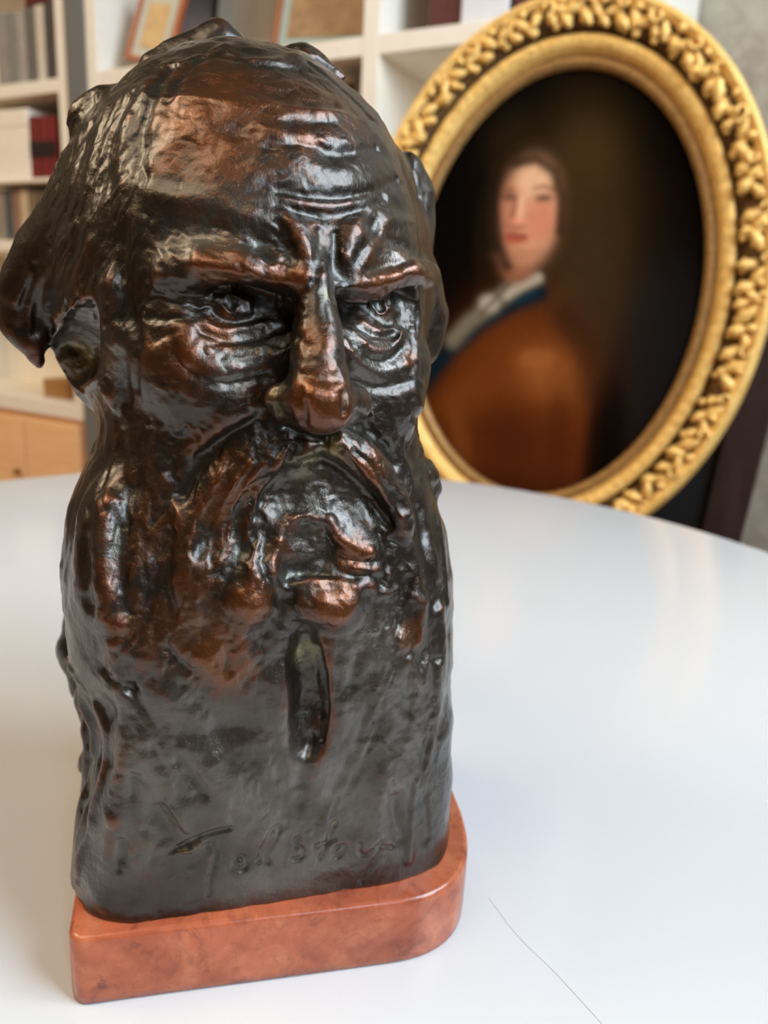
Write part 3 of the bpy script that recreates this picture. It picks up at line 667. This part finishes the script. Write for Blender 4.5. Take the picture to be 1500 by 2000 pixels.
B = bookcase('bookcase', 'white bookcase with framed pictures behind the bust', [sB0, sB1, sB2], sh)
M_grey = plain('flat_grey', (112, 112, 110), 0.7, var=.03)
tag(rbox('grey_strip', (sA[1] + .001, sB0[0] - .001), (-0.004, DEP), (0, 2.35), M_grey), 'grey upright strip in the gap between the two white bookcases', 'panel')  # plain grey upright strip closing the gap between the bookcases
# tan wooden chest below the left bookcase
M_tan = wood_material('tan_wood', (250, 206, 156), (236, 186, 132), .55, (4, 4, 30))
zc = zA[3] - .025
ch = tag(empty('wooden_chest', rm((a_l + sA[1]) / 2, .17, 0)), 'light tan wooden chest under the white bookcase', 'chest')
rbox('body', (a_l - .035, sA[1]), (.02, DEP), (0, zc - .001), M_tan, ch)
for k in range(3):
    w = (sA[1] - a_l) / 3
    dr = rbox('door', (a_l - .03 + k * w + .004, a_l - .03 + (k + 1) * w - .004), (0.0, .0195), (.05, zc - .02), M_tan, ch, .004)
    rbox('knob', (a_l - .03 + (k + .85) * w, a_l - .03 + (k + .85) * w + .02), (-.02, 0), (zc * .6, zc * .6 + .02), plain('brass', (150, 120, 70), .35, .8), dr, .005)

# ---- things on the shelves
def binder(px0, px1, ptop, pbot, rgb, label, cat='binder', t0=.03, depth=.25, group=None, name='binder', strip=None, zb=None):
    s0 = sz(px0, (ptop + pbot) / 2, t0)[0]; s1 = sz(px1, (ptop + pbot) / 2, t0)[0]; pm = (px0 + px1) / 2
    zt = sz(pm, ptop, t0)[1]; zb = sz(pm, pbot, t0)[1] if zb is None else zb
    o = tag(empty(name, rm((s0 + s1) / 2, t0 + depth / 2, zb)), label, cat, group)
    m = plain(name + '_cloth', rgb, .6, var=.08)
    rbox('cover', (s0 + .001, s1 - .001), (t0, t0 + depth), (zb, zt), m, o, .003)
    rbox('pages', (s0 + .004, s1 - .004), (t0 + .012, t0 + depth + .002), (zb + .004, zt - .004), plain('paper', (222, 212, 190), .8), o, 0) if name == 'book' else None
    if strip:
        rgb2, f0, f1 = strip
        rbox('spine_label', (s0 + .002, s1 - .002), (t0 - .0012, t0 + .004), (zb + (zt - zb) * f0, zb + (zt - zb) * f1), plain('label', rgb2, .6), o, 0)
    return o
zs = zA[0] + .0198
for x0, x1, yt, c, w in ((13, 33, 22, (136, 134, 126), 'mid grey binder, nearest the picture edge'), (33, 50, 20, (168, 162, 150), 'pale grey binder second in the row'), (50, 70, 13, (110, 106, 100), 'dark grey binder in the middle of the row'),
                      (70, 87, 8, (222, 214, 198), 'white binder beside the darkest binder'), (87, 110, 2, (84, 80, 80), 'darkest grey binder at the row end by the upright')):
    binder(x0, x1, yt, 150, c, w, group='binders on the upper shelf', zb=zs)
binder(-8, 13, 25, 150, (150, 146, 138), 'grey binder cut by the picture edge', group='binders on the upper shelf', zb=zs)
s0, s1 = sz(48, 5, .04)[0], sz(104, 5, .04)[0]; zt = sz(60, 2, .03)[1]
rb = tag(empty('book', rm(s0, .1, zt)), 'dark red book lying flat on the grey binders', 'book')
# the lying book rests on the tallest binder
ztop = sz(98, 2, .03)[1] + .001
rbox('cover', (s0, s1), (.04, .22), (ztop, ztop + .035), plain('book_cloth', (92, 26, 18), .6), rb, .003); rbox('pages', (s0 + .004, s1 - .004), (.045, .222), (ztop + .004, ztop + .031), plain('paper', (222, 212, 190), .8), rb, 0)
rb.location = rm((s0 + s1) / 2, .13, ztop)
for ch_ in rb.children: ch_.matrix_parent_inverse = Matrix.Translation(-Vector(rb.location))
zs = zA[1] + .0068
for x0, x1, w in ((58, 76, 'dark red book with black label beside the white box'), (77, 95, 'middle one of three dark red books with black labels'), (96, 110, 'dark red book with black label next to the upright')):
    binder(x0, x1 - 1, 226, 345, (104 + x0 // 4, 34, 30), w, 'book', .02, .2, 'dark red books', 'book', ((24, 20, 20), .34, .60), zs)
s0, s1 = sz(-30, 280, .02)[0], sz(57, 280, .02)[0]
bo = tag(empty('storage_box', rm((s0 + s1) / 2, .15, zs)), 'plain white storage box beside the red books', 'box')
zt = sz(20, 214, .02)[1]
rbox('box_body', (s0, s1), (.02, .3), (zs, zt - .05), M_white, bo, .003); rbox('lid', (s0 - .001, s1 + .001), (.018, .302), (zt - .05, zt), M_white, bo, .003)
zs = zA[2] + .0178
for x0, x1, yt, c, w in ((-14, 10, 372, (150, 140, 124), 'pale grey book at the picture edge, lowest row'), (10, 25, 370, (82, 84, 84), 'slate grey book in the lowest row'), (25, 40, 369, (150, 116, 92), 'dull pink brown book in the lowest row'),
                      (40, 56, 368, (206, 184, 152), 'cream book in the lowest row'), (56, 74, 368, (128, 108, 82), 'khaki brown book in the lowest row'), (74, 92, 368, (104, 90, 70), 'dark khaki book at the end of the lowest row'), (92, 109, 369, (112, 94, 76), 'brown book against the upright, lowest row')):
    binder(x0, x1, yt, 468, c, w, 'book', .03, .2, 'books in the lowest row', 'book', zb=zs)
zs = zA[3] + .0258
def lowbox(name, label, px0, px1, ptop, t0, t1, rgb, cat, zb):
    s0, s1 = sz(px0, ptop, t0)[0], sz(px1, ptop, t0)[0]; zt = sz((px0 + px1) / 2, ptop, t0)[1]
    o = tag(empty(name, rm((s0 + s1) / 2, (t0 + t1) / 2, zb)), label, cat); mm = plain(name + '_card', rgb, .6)
    h = zt - zb
    rbox('box_body', (s0, s1), (t0, t1), (zb, zb + h * .6), mm, o, .002); rbox('lid', (s0 - .001, s1 + .001), (t0 - .001, t1 + .001), (zb + h * .6, zb + h), mm, o, .002)
lowbox('wooden_box', 'low brown wooden box on the bottom shelf', 84, 128, 742, .06, .22, (176, 128, 74), 'box', zs)

# ---- framed pictures on the shelf
def picture(name, label, cs, ct, cz, w, h, bar, roll, lean, yaw, woods, mat_rgb, art, matw, cat='picture', depth=.018, group=None):
    """framed picture: bars, mat, art, glass-less; centre (cs, ct, cz) is the middle of its bottom edge"""
    o = tag(empty(name, rm(cs, ct, cz)), label, cat, group)
    Mx = Matrix.Rotation(yaw, 4, 'Z') @ Matrix.Rotation(-lean, 4, 'X') @ Matrix.Rotation(roll, 4, 'Y')
    def P(a, b, c):
        v = Mx @ Vector((a, b, c)); return rm(cs + v.x, ct + v.y, cz + v.z)
    mw = woods
    lift = .0008 - min((Mx @ Vector((a, b, c))).z for a in (-w / 2, w / 2) for b in (0, depth) for c in (0, h))
    cz += lift
    for s, z in (((-w / 2, w / 2), (0, bar)), ((-w / 2, w / 2), (h - bar, h)), ((-w / 2, -w / 2 + bar), (bar, h - bar)), ((w / 2 - bar, w / 2), (bar, h - bar))):
        link('frame_bar', box_mesh('frame_bar', P, s, (0, depth), z, .002), o, mw)
    link('mat_board', box_mesh('mat_board', P, (-w / 2 + bar, w / 2 - bar), (.007, .012), (bar, h - bar), 0), o, plain('mat_board', mat_rgb, .8, var=.03))
    link('print', box_mesh('print', P, (-w / 2 + bar + matw, w / 2 - bar - matw), (.005, .0068), (bar + matw, h - bar - matw), 0), o, art)
    link('backing', box_mesh('backing', P, (-w / 2 + .002, w / 2 - .002), (.0125, .0175), (.002, h - .002), 0), o, plain('backing_card', (120, 96, 70), .9))
    o.location = rm(cs, ct, cz)
    for c in o.children: c.matrix_parent_inverse = Matrix.Translation(-Vector(o.location))
    return o
def art_mat(name, a, b, c, scale):
    t = NT(name); f = t.noise(scale, 5, .6); g = t.noise(scale * 3, 4, .6)
    return t.out(Base_Color=t.mix(t.math('MULTIPLY', t.step(g, .5, .7), .6), t.mix(t.step(f, .35, .65), c4(*a), c4(*b)), c4(*c)), Roughness=.5)
M_orange = wood_material('orange_wood', (176, 92, 46), (146, 72, 34), .4, (20, 20, 4))
zsh = zB[0] + .0218
s_a = sz(286, 120, .04)[0]
picture('framed_map', 'small tilted orange wood frame with a tan map and pale mat', s_a, .035, zsh, .150, .200, .013, math.radians(11), math.radians(12), math.radians(8), M_orange, (196, 194, 176), art_mat('old_map', (206, 170, 112), (190, 150, 96), (214, 190, 140), 25), .026, group='framed pictures on the shelf')
s_b = sz(372, 60, .2)[0]
picture('framed_print', 'grey purple picture with a black edge behind the small map', s_b - .03, .20, zsh, .19, .30, .010, 0, math.radians(8), 0, plain('black_frame', (22, 20, 22), .4), (96, 88, 96), art_mat('purple_print', (108, 98, 104), (84, 76, 84), (120, 112, 116), 14), .002, group='framed pictures on the shelf')
s_c = sz(505, 78, .13)[0]; s_d = sB1[0] - .02
picture('framed_drawing', 'large orange wood frame with brown drawing and pale blue mat', (s_c + s_d) / 2 + .02, .12, zsh, s_d - s_c - .05, .30, .014, math.radians(4), math.radians(8), 0, M_orange, (178, 196, 190), art_mat('brown_drawing', (176, 142, 102), (152, 116, 78), (120, 90, 56), 9), .028, group='framed pictures on the shelf')
# right compartment: dark red album and a white paper box on it
s0, s1 = sz(838, 30, .05)[0], sz(905, 30, .05)[0]
al = tag(empty('photo_album', rm((s0 + s1) / 2, .14, zsh)), 'dark maroon album standing on the white shelf', 'album')
rbox('cover', (s0, s1), (.05, .27), (zsh, zsh + .26), plain('album_cloth', (88, 34, 36), .55), al, .004); rbox('pages', (s0 + .006, s1 - .006), (.06, .272), (zsh + .005, zsh + .255), plain('paper', (222, 212, 190), .8), al, 0)
s0, s1 = sz(899, 20, .03)[0], sz(992, 20, .03)[0]
pb = tag(empty('paper_box', rm((s0 + s1) / 2, .12, zsh)), 'white paper box next to the maroon album', 'box')
rbox('box_body', (s0 + .002, s1), (.03, .24), (zsh, zsh + .10), plain('white_card', (226, 224, 226), .6, var=.03), pb, .003); rbox('lid', (s0 + .001, s1 + .001), (.029, .241), (zsh + .10, zsh + .135), plain('white_card', (226, 224, 226), .6, var=.03), pb, .003)
s0 = s1 + .012
bd = tag(empty('book', rm(s0 + .03, .12, zsh)), 'maroon book beside the white paper box', 'book')
rbox('cover', (s0, s0 + .06), (.03, .22), (zsh, zsh + .25), plain('album_cloth', (88, 34, 36), .55), bd, .004); rbox('pages', (s0 + .005, s0 + .055), (.04, .222), (zsh + .005, zsh + .245), plain('paper', (222, 212, 190), .8), bd, 0)
# dark books below the shelf, just left of the post
zl = zB[0] - .375 + .0218
for k, (w, h, c, lb) in enumerate(((.045, .30, (70, 48, 30), 'dark brown book against the white post below the pictures'), (.05, .295, (92, 66, 40), 'brown book second from the white post below the pictures'), (.04, .285, (60, 44, 34), 'very dark brown book third from the white post'))):
    s1 = sB1[0] - .004 - k * .052
    o = tag(empty('book', rm(s1 - w / 2, .14, zl)), lb, 'book', 'dark books under the pictures')
    rbox('cover', (s1 - w, s1), (.04, .24), (zl, zl + h), plain('book_leather', c, .5), o, .004); rbox('pages', (s1 - w + .005, s1 - .005), (.05, .242), (zl + .005, zl + h - .005), plain('paper', (222, 212, 190), .8), o, 0)

# ------------------------------------------------------------------ oval portrait in a carved gilt frame
PD = 1.40
d_ = ray(1068, 566); PC = EYE + d_ * PD                      # centre of the canvas
PYAW, PLEAN = math.radians(24), math.radians(6)
PX = np.array([math.cos(PYAW), -math.sin(PYAW), 0])
PN0 = np.array([-math.sin(PYAW), -math.cos(PYAW), 0])        # towards the viewer
PZ = math.cos(PLEAN) * np.array([0, 0, 1.0]) - math.sin(PLEAN) * PN0
PN = math.cos(PLEAN) * PN0 + math.sin(PLEAN) * np.array([0, 0, 1.0])
CA, CB = 0.269, 0.380                                        # half axes of the visible canvas
def pf(x, y, n): return PC + x * PX + y * PZ + n * PN
def ell(a, off):
    """point and outward normal of the oval at angle a, pushed outwards by off"""
    x, y = CA * math.cos(a), CB * math.sin(a); nx, ny = math.cos(a) / CA, math.sin(a) / CB; l = math.hypot(nx, ny)
    return x + off * nx / l, y + off * ny / l, nx / l, ny / l
FW = 0.106
prof = [(-.006, -.012), (-.006, .004), (0, .009), (.008, .010), (.013, .006), (.018, .007), (.020, .015), (.026, .021), (.036, .024), (.045, .024), (.050, .020), (.053, .012), (.057, .012), (.062, .020), (.070, .026), (.080, .030), (.090, .033), (.098, .037), (.106, .046), (.114, .048), (.121, .040), (FW, .014), (FW, -.03), (0, -.03)]
prof = [(o_ * FW / .125 if o_ > 0 else o_, h_ * 1.1) for o_, h_ in prof]; prof[-3:] = [(FW, .012), (FW, -.03), (0, -.03)]
NE = 360
random.seed(8)
vs, fs = [], []
for i in range(NE):
    a = 2 * math.pi * i / NE
    for j, (o_, h_) in enumerate(prof):
        hh = h_
        if j in (2, 3): hh += .0024 * (1 if i % 2 else -1)
        if j in (7, 8): hh += .0012 * math.sin(i * 1.9)
        if 14 <= j <= 17: hh += .004 * math.sin(i * .9 + j * 2.1) + random.uniform(-.003, .003)
        x, y, _, _ = ell(a, o_); vs.append(pf(x, y, hh))
NP = len(prof)
for i in range(NE):
    k = (i + 1) % NE
    for j in range(NP): fs.append((i * NP + j, k * NP + j, k * NP + (j + 1) % NP, i * NP + (j + 1) % NP))
def gold_mat():
    t = NT('worn_gilding'); n = t.noise(35, 5, .6); g = t.noise(160, 4, .6)
    col = t.mix(t.step(n, .35, .65), c4(250, 208, 124), c4(236, 186, 100)); col = t.mix(t.math('MULTIPLY', t.step(g, .55, .7), .7), col, c4(104, 66, 30))
    return t.out(Base_Color=col, Metallic=.2, Roughness=t.math('ADD', .38, t.math('MULTIPLY', g, .2)), Normal=t.bump(g, .002, .4))
M_gold = gold_mat()
M_bed = plain('dark_gilding', (116, 80, 36), .6, .3, .3, 90)  # darker brown gold for the groove and carved bed under the ornament
port = tag(empty('oval_portrait', tuple(PC - [0, 0, CB + FW])), 'oval portrait of a long-haired man in a carved gilt frame', 'painting')
fm = mesh_from('gilt_frame', vs, fs, True); bm = bmesh.new(); bm.from_mesh(fm); bmesh.ops.recalc_face_normals(bm, faces=bm.faces); bm.to_mesh(fm); bm.free()
frame = link('gilt_frame', fm, port, M_gold); fm.materials.append(M_bed); fm.materials.append(plain('ribbed_gilding', (178, 134, 76), .5, .35, .25, 120))
for p_ in fm.polygons:
    if 10 <= p_.index % NP <= 16: p_.material_index = 1
    if p_.index % NP <= 4: p_.material_index = 2
frame['label'] = 'wide carved gilt oval frame'
# carved ornament: leaves, buds and scrolls, each set on the frame's broad outer moulding
def leaf_mesh(name, L, Wd, curl, lobes):
    vs, fs = [], []; n, mseg = 8, 4
    for i in range(n + 1):
        u = i / n; half = Wd * (math.sin(math.pi * min(1, u * 1.02 + .04)) ** .7) * (1 + .22 * math.sin(lobes * 2 * math.pi * u))
        for j in range(mseg + 1):
            v = j / mseg * 2 - 1
            vs.append((L * (u - .5), half * v, .007 * math.sin(math.pi * u) * (1 - v * v * .75) + curl * u * u + .003 * (1 - abs(v))))
    for i in range(n):
        for j in range(mseg): b = i * (mseg + 1) + j; fs.append((b, b + mseg + 1, b + mseg + 2, b + 1))
    nb = len(vs); vs += [(x * .9, y * .85, -.004) for x, y, z in vs]
    fs += [tuple(nb + q for q in f[::-1]) for f in fs[:]]
    rim = [i * (mseg + 1) for i in range(n + 1)] + [n * (mseg + 1) + j for j in range(1, mseg + 1)] + [i * (mseg + 1) + mseg for i in range(n - 1, -1, -1)] + list(range(mseg - 1, 0, -1))
    for q in range(len(rim)): a, b = rim[q], rim[(q + 1) % len(rim)]; fs.append((a, nb + a, nb + b, b))
    me = mesh_from(name, vs, fs, True); bm = bmesh.new(); bm.from_mesh(me); bmesh.ops.recalc_face_normals(bm, faces=bm.faces); bm.to_mesh(me); bm.free(); me.materials.append(M_gold); return me
def scroll_mesh():
    bm = bmesh.new(); pts = [(math.cos(a) * (.003 + .0022 * a), math.sin(a) * (.003 + .0022 * a), .009 - .0006 * a) for a in np.linspace(0, 5.2, 11)]
    prev = None
    for i, p in enumerate(pts):
        r = .0035 + .0006 * math.sin(i); e = np.array(pts[min(i + 1, 10)]) - np.array(pts[max(i - 1, 0)]); e = e / np.linalg.norm(e); sd = np.cross(e, [0, 0, 1]); 
        rg = [bm.verts.new(tuple(np.array(p) + r * (math.cos(q) * sd + math.sin(q) * np.array([0, 0, 1])))) for q in np.linspace(0, 2 * math.pi, 6, endpoint=False)]
        if prev:
            for q in range(6): bm.faces.new((prev[q], rg[q], rg[(q + 1) % 6], prev[(q + 1) % 6]))
        else: bm.faces.new(rg[::-1])
        prev = rg
    bm.faces.new(prev); me = bpy.data.meshes.new('carved_scroll'); bm.to_mesh(me); bm.free(); me.shade_smooth(); me.materials.append(M_gold); return me
def bud_mesh():
    bm = bmesh.new(); bmesh.ops.create_uvsphere(bm, u_segments=8, v_segments=6, radius=.0065)
    for v in bm.verts: v.co.z = v.co.z * .9 + .004; k = 1 + .15 * math.sin(4 * math.atan2(v.co.y, v.co.x)); v.co.x *= k * 1.2; v.co.y *= k
    me = bpy.data.meshes.new('carved_bud'); bm.to_mesh(me); bm.free(); me.shade_smooth(); me.materials.append(M_gold); return me
ORN = [('carved_leaf', leaf_mesh('carved_leaf', .046, .012, .006, 3)), ('carved_leaf', leaf_mesh('carved_leaf_b', .034, .010, .003, 2)), ('carved_scroll', scroll_mesh()), ('carved_bud', bud_mesh())]
random.seed(21)
def set_orn(kind, a, off, height, spin, sc):
    nm, me = ORN[kind]; x, y, nx, ny = ell(a, off); tx, ty = -ny, nx
    c, s = math.cos(spin), math.sin(spin); ax = (c * tx + s * nx, c * ty + s * ny); ay = (-s * tx + c * nx, -s * ty + c * ny)
    X = ax[0] * PX + ax[1] * PZ; Y = ay[0] * PX + ay[1] * PZ
    o = bpy.data.objects.new(nm, me); COL.objects.link(o); o.parent = frame
    mw = Matrix.Identity(4); p = pf(x, y, height)
    for r in range(3): mw[r][0], mw[r][1], mw[r][2], mw[r][3] = X[r] * sc, Y[r] * sc, PN[r] * sc, p[r]
    o.matrix_parent_inverse = Matrix.Identity(4)
    o.matrix_basis = Matrix.Translation(Vector(port.location)) @ mw if False else mw
NO = 72
for i in range(NO):
    a = 2 * math.pi * (i + random.uniform(-.25, .25)) / NO
    set_orn(0, a, .0735 + random.uniform(-.006, .006), .040, random.uniform(.4, 1.1) * (1 if i % 2 else -1), random.uniform(.7, .95))
    set_orn(1, a + .04, .062 + random.uniform(-.004, .004), .036, random.uniform(-2.6, -1.6), random.uniform(.8, 1.2))
    set_orn(2 if i % 2 else 3, a + .055, .082 + random.uniform(-.004, .004), .044, random.uniform(0, 6), random.uniform(.75, 1.1))
    set_orn(3, a + .02, .0535 + random.uniform(-.003, .003), .030, random.uniform(0, 6), random.uniform(.7, 1.1))
# the painted canvas: colours laid on a fine grid (flat paint)
def paint():
    R, T = 90, 200
    vs, fs, P2 = [pf(0, 0, -.004)], [], [(0.0, 0.0)]
    for r in range(1, R + 1):
        for k in range(T):
            a = 2 * math.pi * k / T; x, y = (CA + .004) * r / R * math.cos(a), (CB + .004) * r / R * math.sin(a); vs.append(pf(x, y, -.004)); P2.append((x, y))
    for k in range(T): fs.append((0, 1 + k, 1 + (k + 1) % T))
    for r in range(1, R):
        for k in range(T): a = 1 + (r - 1) * T; b = 1 + r * T; fs.append((a + k, b + k, b + (k + 1) % T, a + (k + 1) % T))
    me = mesh_from('canvas', vs, fs)
    P2 = np.array(P2); yy = 566 - P2[:, 1] / CB * 425; xx = 1068 + P2[:, 0] / CA * 292 - (yy - 566) * 0.10   # laid out like the picture in the photo
    lin = lambda c: np.array(c4(*c)[:3])
    C = np.tile(lin((9, 7, 5)), (len(P2), 1))
    def blob(cx, cy, rx, ry, rgb, al=1.0, rot=0.0, hard=1.0):
        nonlocal C
        c, s = math.cos(math.radians(rot)), math.sin(math.radians(rot)); dx, dy = xx - cx, yy - cy
        q = ((c * dx + s * dy) / rx) ** 2 + ((-s * dx + c * dy) / ry) ** 2
        w = al / (1 + np.exp(np.clip((np.sqrt(q) - 1) * 6 * hard, -40, 40)))
        C = C * (1 - w[:, None]) + lin(rgb) * w[:, None]
    def line(pts, r, rgb, al=1.0):
        nonlocal C
        p = np.array(pts, float); best = np.full(len(xx), 1e9)
        for a, b in zip(p[:-1], p[1:]):
            ab = b - a; t = np.clip(((xx - a[0]) * ab[0] + (yy - a[1]) * ab[1]) / (ab @ ab), 0, 1)
            best = np.minimum(best, np.hypot(xx - a[0] - t * ab[0], yy - a[1] - t * ab[1]))
        w = al / (1 + np.exp(np.clip((best / r - 1) * 4, -40, 40))); C = C * (1 - w[:, None]) + lin(rgb) * w[:, None]
    blob(1270, 690, 120, 200, (26, 24, 24), .9); blob(1250, 420, 60, 90, (22, 12, 9), .6)
    blob(1130, 440, 95, 210, (56, 40, 20), 1, 0, .7); blob(1140, 300, 55, 60, (62, 45, 23), .8, 0, .6); blob(1000, 290, 60, 70, (38, 27, 14), .8, 0, .7); blob(945, 470, 30, 110, (28, 21, 12), .8)
    blob(1150, 560, 60, 110, (56, 41, 24), .7, 0, .6); blob(1120, 640, 50, 50, (40, 32, 24), .7, 0, .6)
    # coat
    blob(1010, 830, 165, 235, (104, 50, 18), 1, 8, 1.4); blob(930, 960, 180, 160, (84, 38, 14), .9, 0, 1.2); blob(1075, 735, 62, 50, (150, 88, 42), .75, 20, .6); blob(1050, 705, 36, 20, (160, 96, 50), .5, -10); blob(900, 800, 80, 40, (118, 60, 24), .5, -20, .6)
    blob(1000, 870, 70, 60, (66, 30, 12), .6, 10, .6); blob(1100, 870, 30, 110, (70, 30, 12), .7, 0, .6); blob(890, 880, 20, 60, (126, 74, 34), .4, -15, .6); blob(1190, 880, 40, 160, (9, 8, 6), .95, 4)
    blob(1000, 980, 140, 40, (46, 20, 10), .6, 0, .6)
    line([(1105, 620), (1150, 680), (1160, 760)], 26, (36, 24, 14), .5)
    # blue lining and white cravat
    line([(1052, 572), (1000, 596), (930, 640), (860, 705), (800, 780)], 17, (8, 28, 36)); line([(1040, 572), (1005, 588)], 10, (13, 46, 56), .8)
    line([(1000, 560), (950, 605), (905, 640), (870, 680)], 15, (116, 106, 88), .95); line([(1048, 543), (1010, 562), (985, 578)], 10, (172, 160, 140)); blob(948, 598, 20, 17, (176, 166, 146), .9)
    line([(1000, 545), (975, 575), (930, 620)], 5, (96, 80, 60), .8)
    # head
    blob(1005, 520, 34, 34, (140, 88, 62), 1, 0, 1.2)
    blob(1030, 415, 58, 100, (206, 146, 112), 1, 6, 1.8); blob(1036, 352, 36, 34, (226, 178, 140), .8, 0, 1.2); blob(1050, 430, 28, 38, (200, 120, 92), .7, 0, 1.0); blob(985, 420, 20, 60, (172, 108, 80), .7, 0, .8)
    blob(1010, 500, 40, 16, (176, 118, 88), .8); blob(1002, 466, 24, 10, (170, 78, 58), .95); line([(985, 458), (1022, 460)], 3.5, (130, 60, 48), .8); blob(1003, 442, 18, 6, (150, 88, 66), .7)
    blob(988, 384, 17, 8, (104, 70, 56), .9); blob(1056, 386, 18, 8, (108, 72, 58), .9); line([(1038, 368), (1056, 364), (1075, 370)], 4, (128, 84, 64), .7); line([(972, 372), (995, 368)], 4, (120, 78, 60), .7)
    line([(1003, 385), (996, 412), (990, 432)], 5, (150, 92, 70), .8); line([(1012, 385), (1008, 430)], 6, (232, 176, 140), .8); blob(1002, 432, 13, 8, (224, 140, 110), .7)
    line([(960, 330), (955, 400), (965, 480), (985, 520)], 12, (34, 24, 14), .85); line([(1000, 318), (1040, 312), (1075, 335), (1092, 390), (1090, 450)], 10, (44, 30, 16), .85)
    at = me.color_attributes.new('paint', 'FLOAT_COLOR', 'POINT'); at.data.foreach_set('color', np.c_[C, np.ones(len(C))].astype(np.float32).ravel())
    t = NT('oil_paint'); a = t.attr('paint'); g = t.noise(60, 5, .6)
    t.out(Base_Color=t.mix(t.math('MULTIPLY', t.step(g, .45, .7), .12), a.outputs['Color'], c4(20, 14, 10)), Roughness=.7, Specular_IOR_Level=.0, Normal=t.bump(g, .002, .2))
    return me, t.m
me, mm = paint(); cv = link('canvas', me, port, mm); cv['label'] = 'dark painted canvas with a man in a russet coat'
# low bench the portrait rests on (below the table edge)
bz_ = float((PC - (CB + FW) * PZ)[2]) - .006
M_dark = wood_material('dark_walnut', (66, 46, 40), (46, 30, 26), .45, (20, 20, 4))
bc = PC + (-.02) * PN; bc[2] = 0
def pb_(a, b, c): return np.array([bc[0], bc[1], 0]) + a * PX + b * np.array([-PN0[0], -PN0[1], 0]) + np.array([0, 0, c])
bench = tag(empty('bench', tuple(pb_(0, 0, 0))), 'low dark wooden bench under the oval portrait behind the table', 'bench')
link('seat', box_mesh('seat', pb_, (-.35, .35), (-.12, .05), (bz_ - .04, bz_), .004), bench, M_dark)
for a in (-.31, .31):
    for b in (-.09, .02): link('leg', box_mesh('leg', pb_, (a - .02, a + .02), (b - .02, b + .02), (0, bz_ - .04), .003), bench, M_dark)

# ------------------------------------------------------------------ dark framed panel leaning behind the portrait
DD = 1.50
q0 = EYE + ray(1447, 1056) * DD; q1 = EYE + ray(1500, 820) * DD
PR = q0.copy(); tilt = math.radians(3.5)
QX = math.cos(YAW) * np.array([1, 0, 0]) - math.sin(YAW) * np.array([0, 1, 0]); QZ = np.array([0, 0, 1.0]); QN = np.array([-math.sin(YAW), -math.cos(YAW), 0])
up = math.cos(tilt) * QZ + math.sin(tilt) * QX; rt = math.cos(tilt) * QX - math.sin(tilt) * QZ
ct_ = EYE + ray(1497, 650) * DD
hz = float((ct_ - q0) @ up); lowest = -(q0[2]) / math.cos(tilt) + .045
def pd(a, b, c): return q0 + a * rt - b * QN + c * up
dp = tag(empty('dark_panel', tuple(pd(-.3, 0, lowest))), 'dark brown framed black panel leaning behind the oval portrait', 'panel')
for s, z in (((-.075, 0), (lowest, hz)), ((-.62, -.545), (lowest, hz)), ((-.545, -.075), (hz - .075, hz)), ((-.545, -.075), (lowest, lowest + .075))):
    link('frame_bar', box_mesh('frame_bar', pd, s, (0, .03), z, .004), dp, M_dark)
link('panel_face', box_mesh('panel_face', pd, (-.55, -.07), (.012, .022), (lowest + .07, hz - .07), 0), dp, plain('black_panel', (10, 9, 9), .7))
# ceiling panels (their light is set with the other lights at the top)
for i, (s_, t_, p_) in enumerate(LAMPS):
    lm = tag(empty('ceiling_lamp', tuple(rm(s_, t_, ROOM_H))), 'square white ceiling lamp ' + ('far from the windows', 'close to the windows')[i], 'lamp', 'ceiling lamps')
    rbox('housing', (s_ - .97, s_ + .97), (t_ - .97, t_ + .97), (ROOM_H - .06, ROOM_H - .001), M_white, lm, .004)
# fine hair lying on the table
hp = []
for x, y in ((955, 1755), (1010, 1830), (1075, 1890), (1135, 1955), (1180, 2005)):
    d = ray(x, y); hp.append(EYE + d * ((TABLE_Z - EYE[2]) / d[2]))
hp = rounded(hp, 2); vs, fs = [], []
for i, p in enumerate(hp):
    e = hp[min(i + 1, len(hp) - 1)] - hp[max(i - 1, 0)]; e /= np.linalg.norm(e); sd = np.array([-e[1], e[0], 0]) * .00011
    vs += [p + sd, p + [0, 0, .00018], p - sd]
    if i: b = 3 * i; fs += [(b - 3, b, b + 1, b - 2), (b - 2, b + 1, b + 2, b - 1)]
tag(link('hair', mesh_from('hair', vs, fs), None, plain('hair', (196, 190, 184), .5)), 'single fine hair lying on the white table', 'hair')
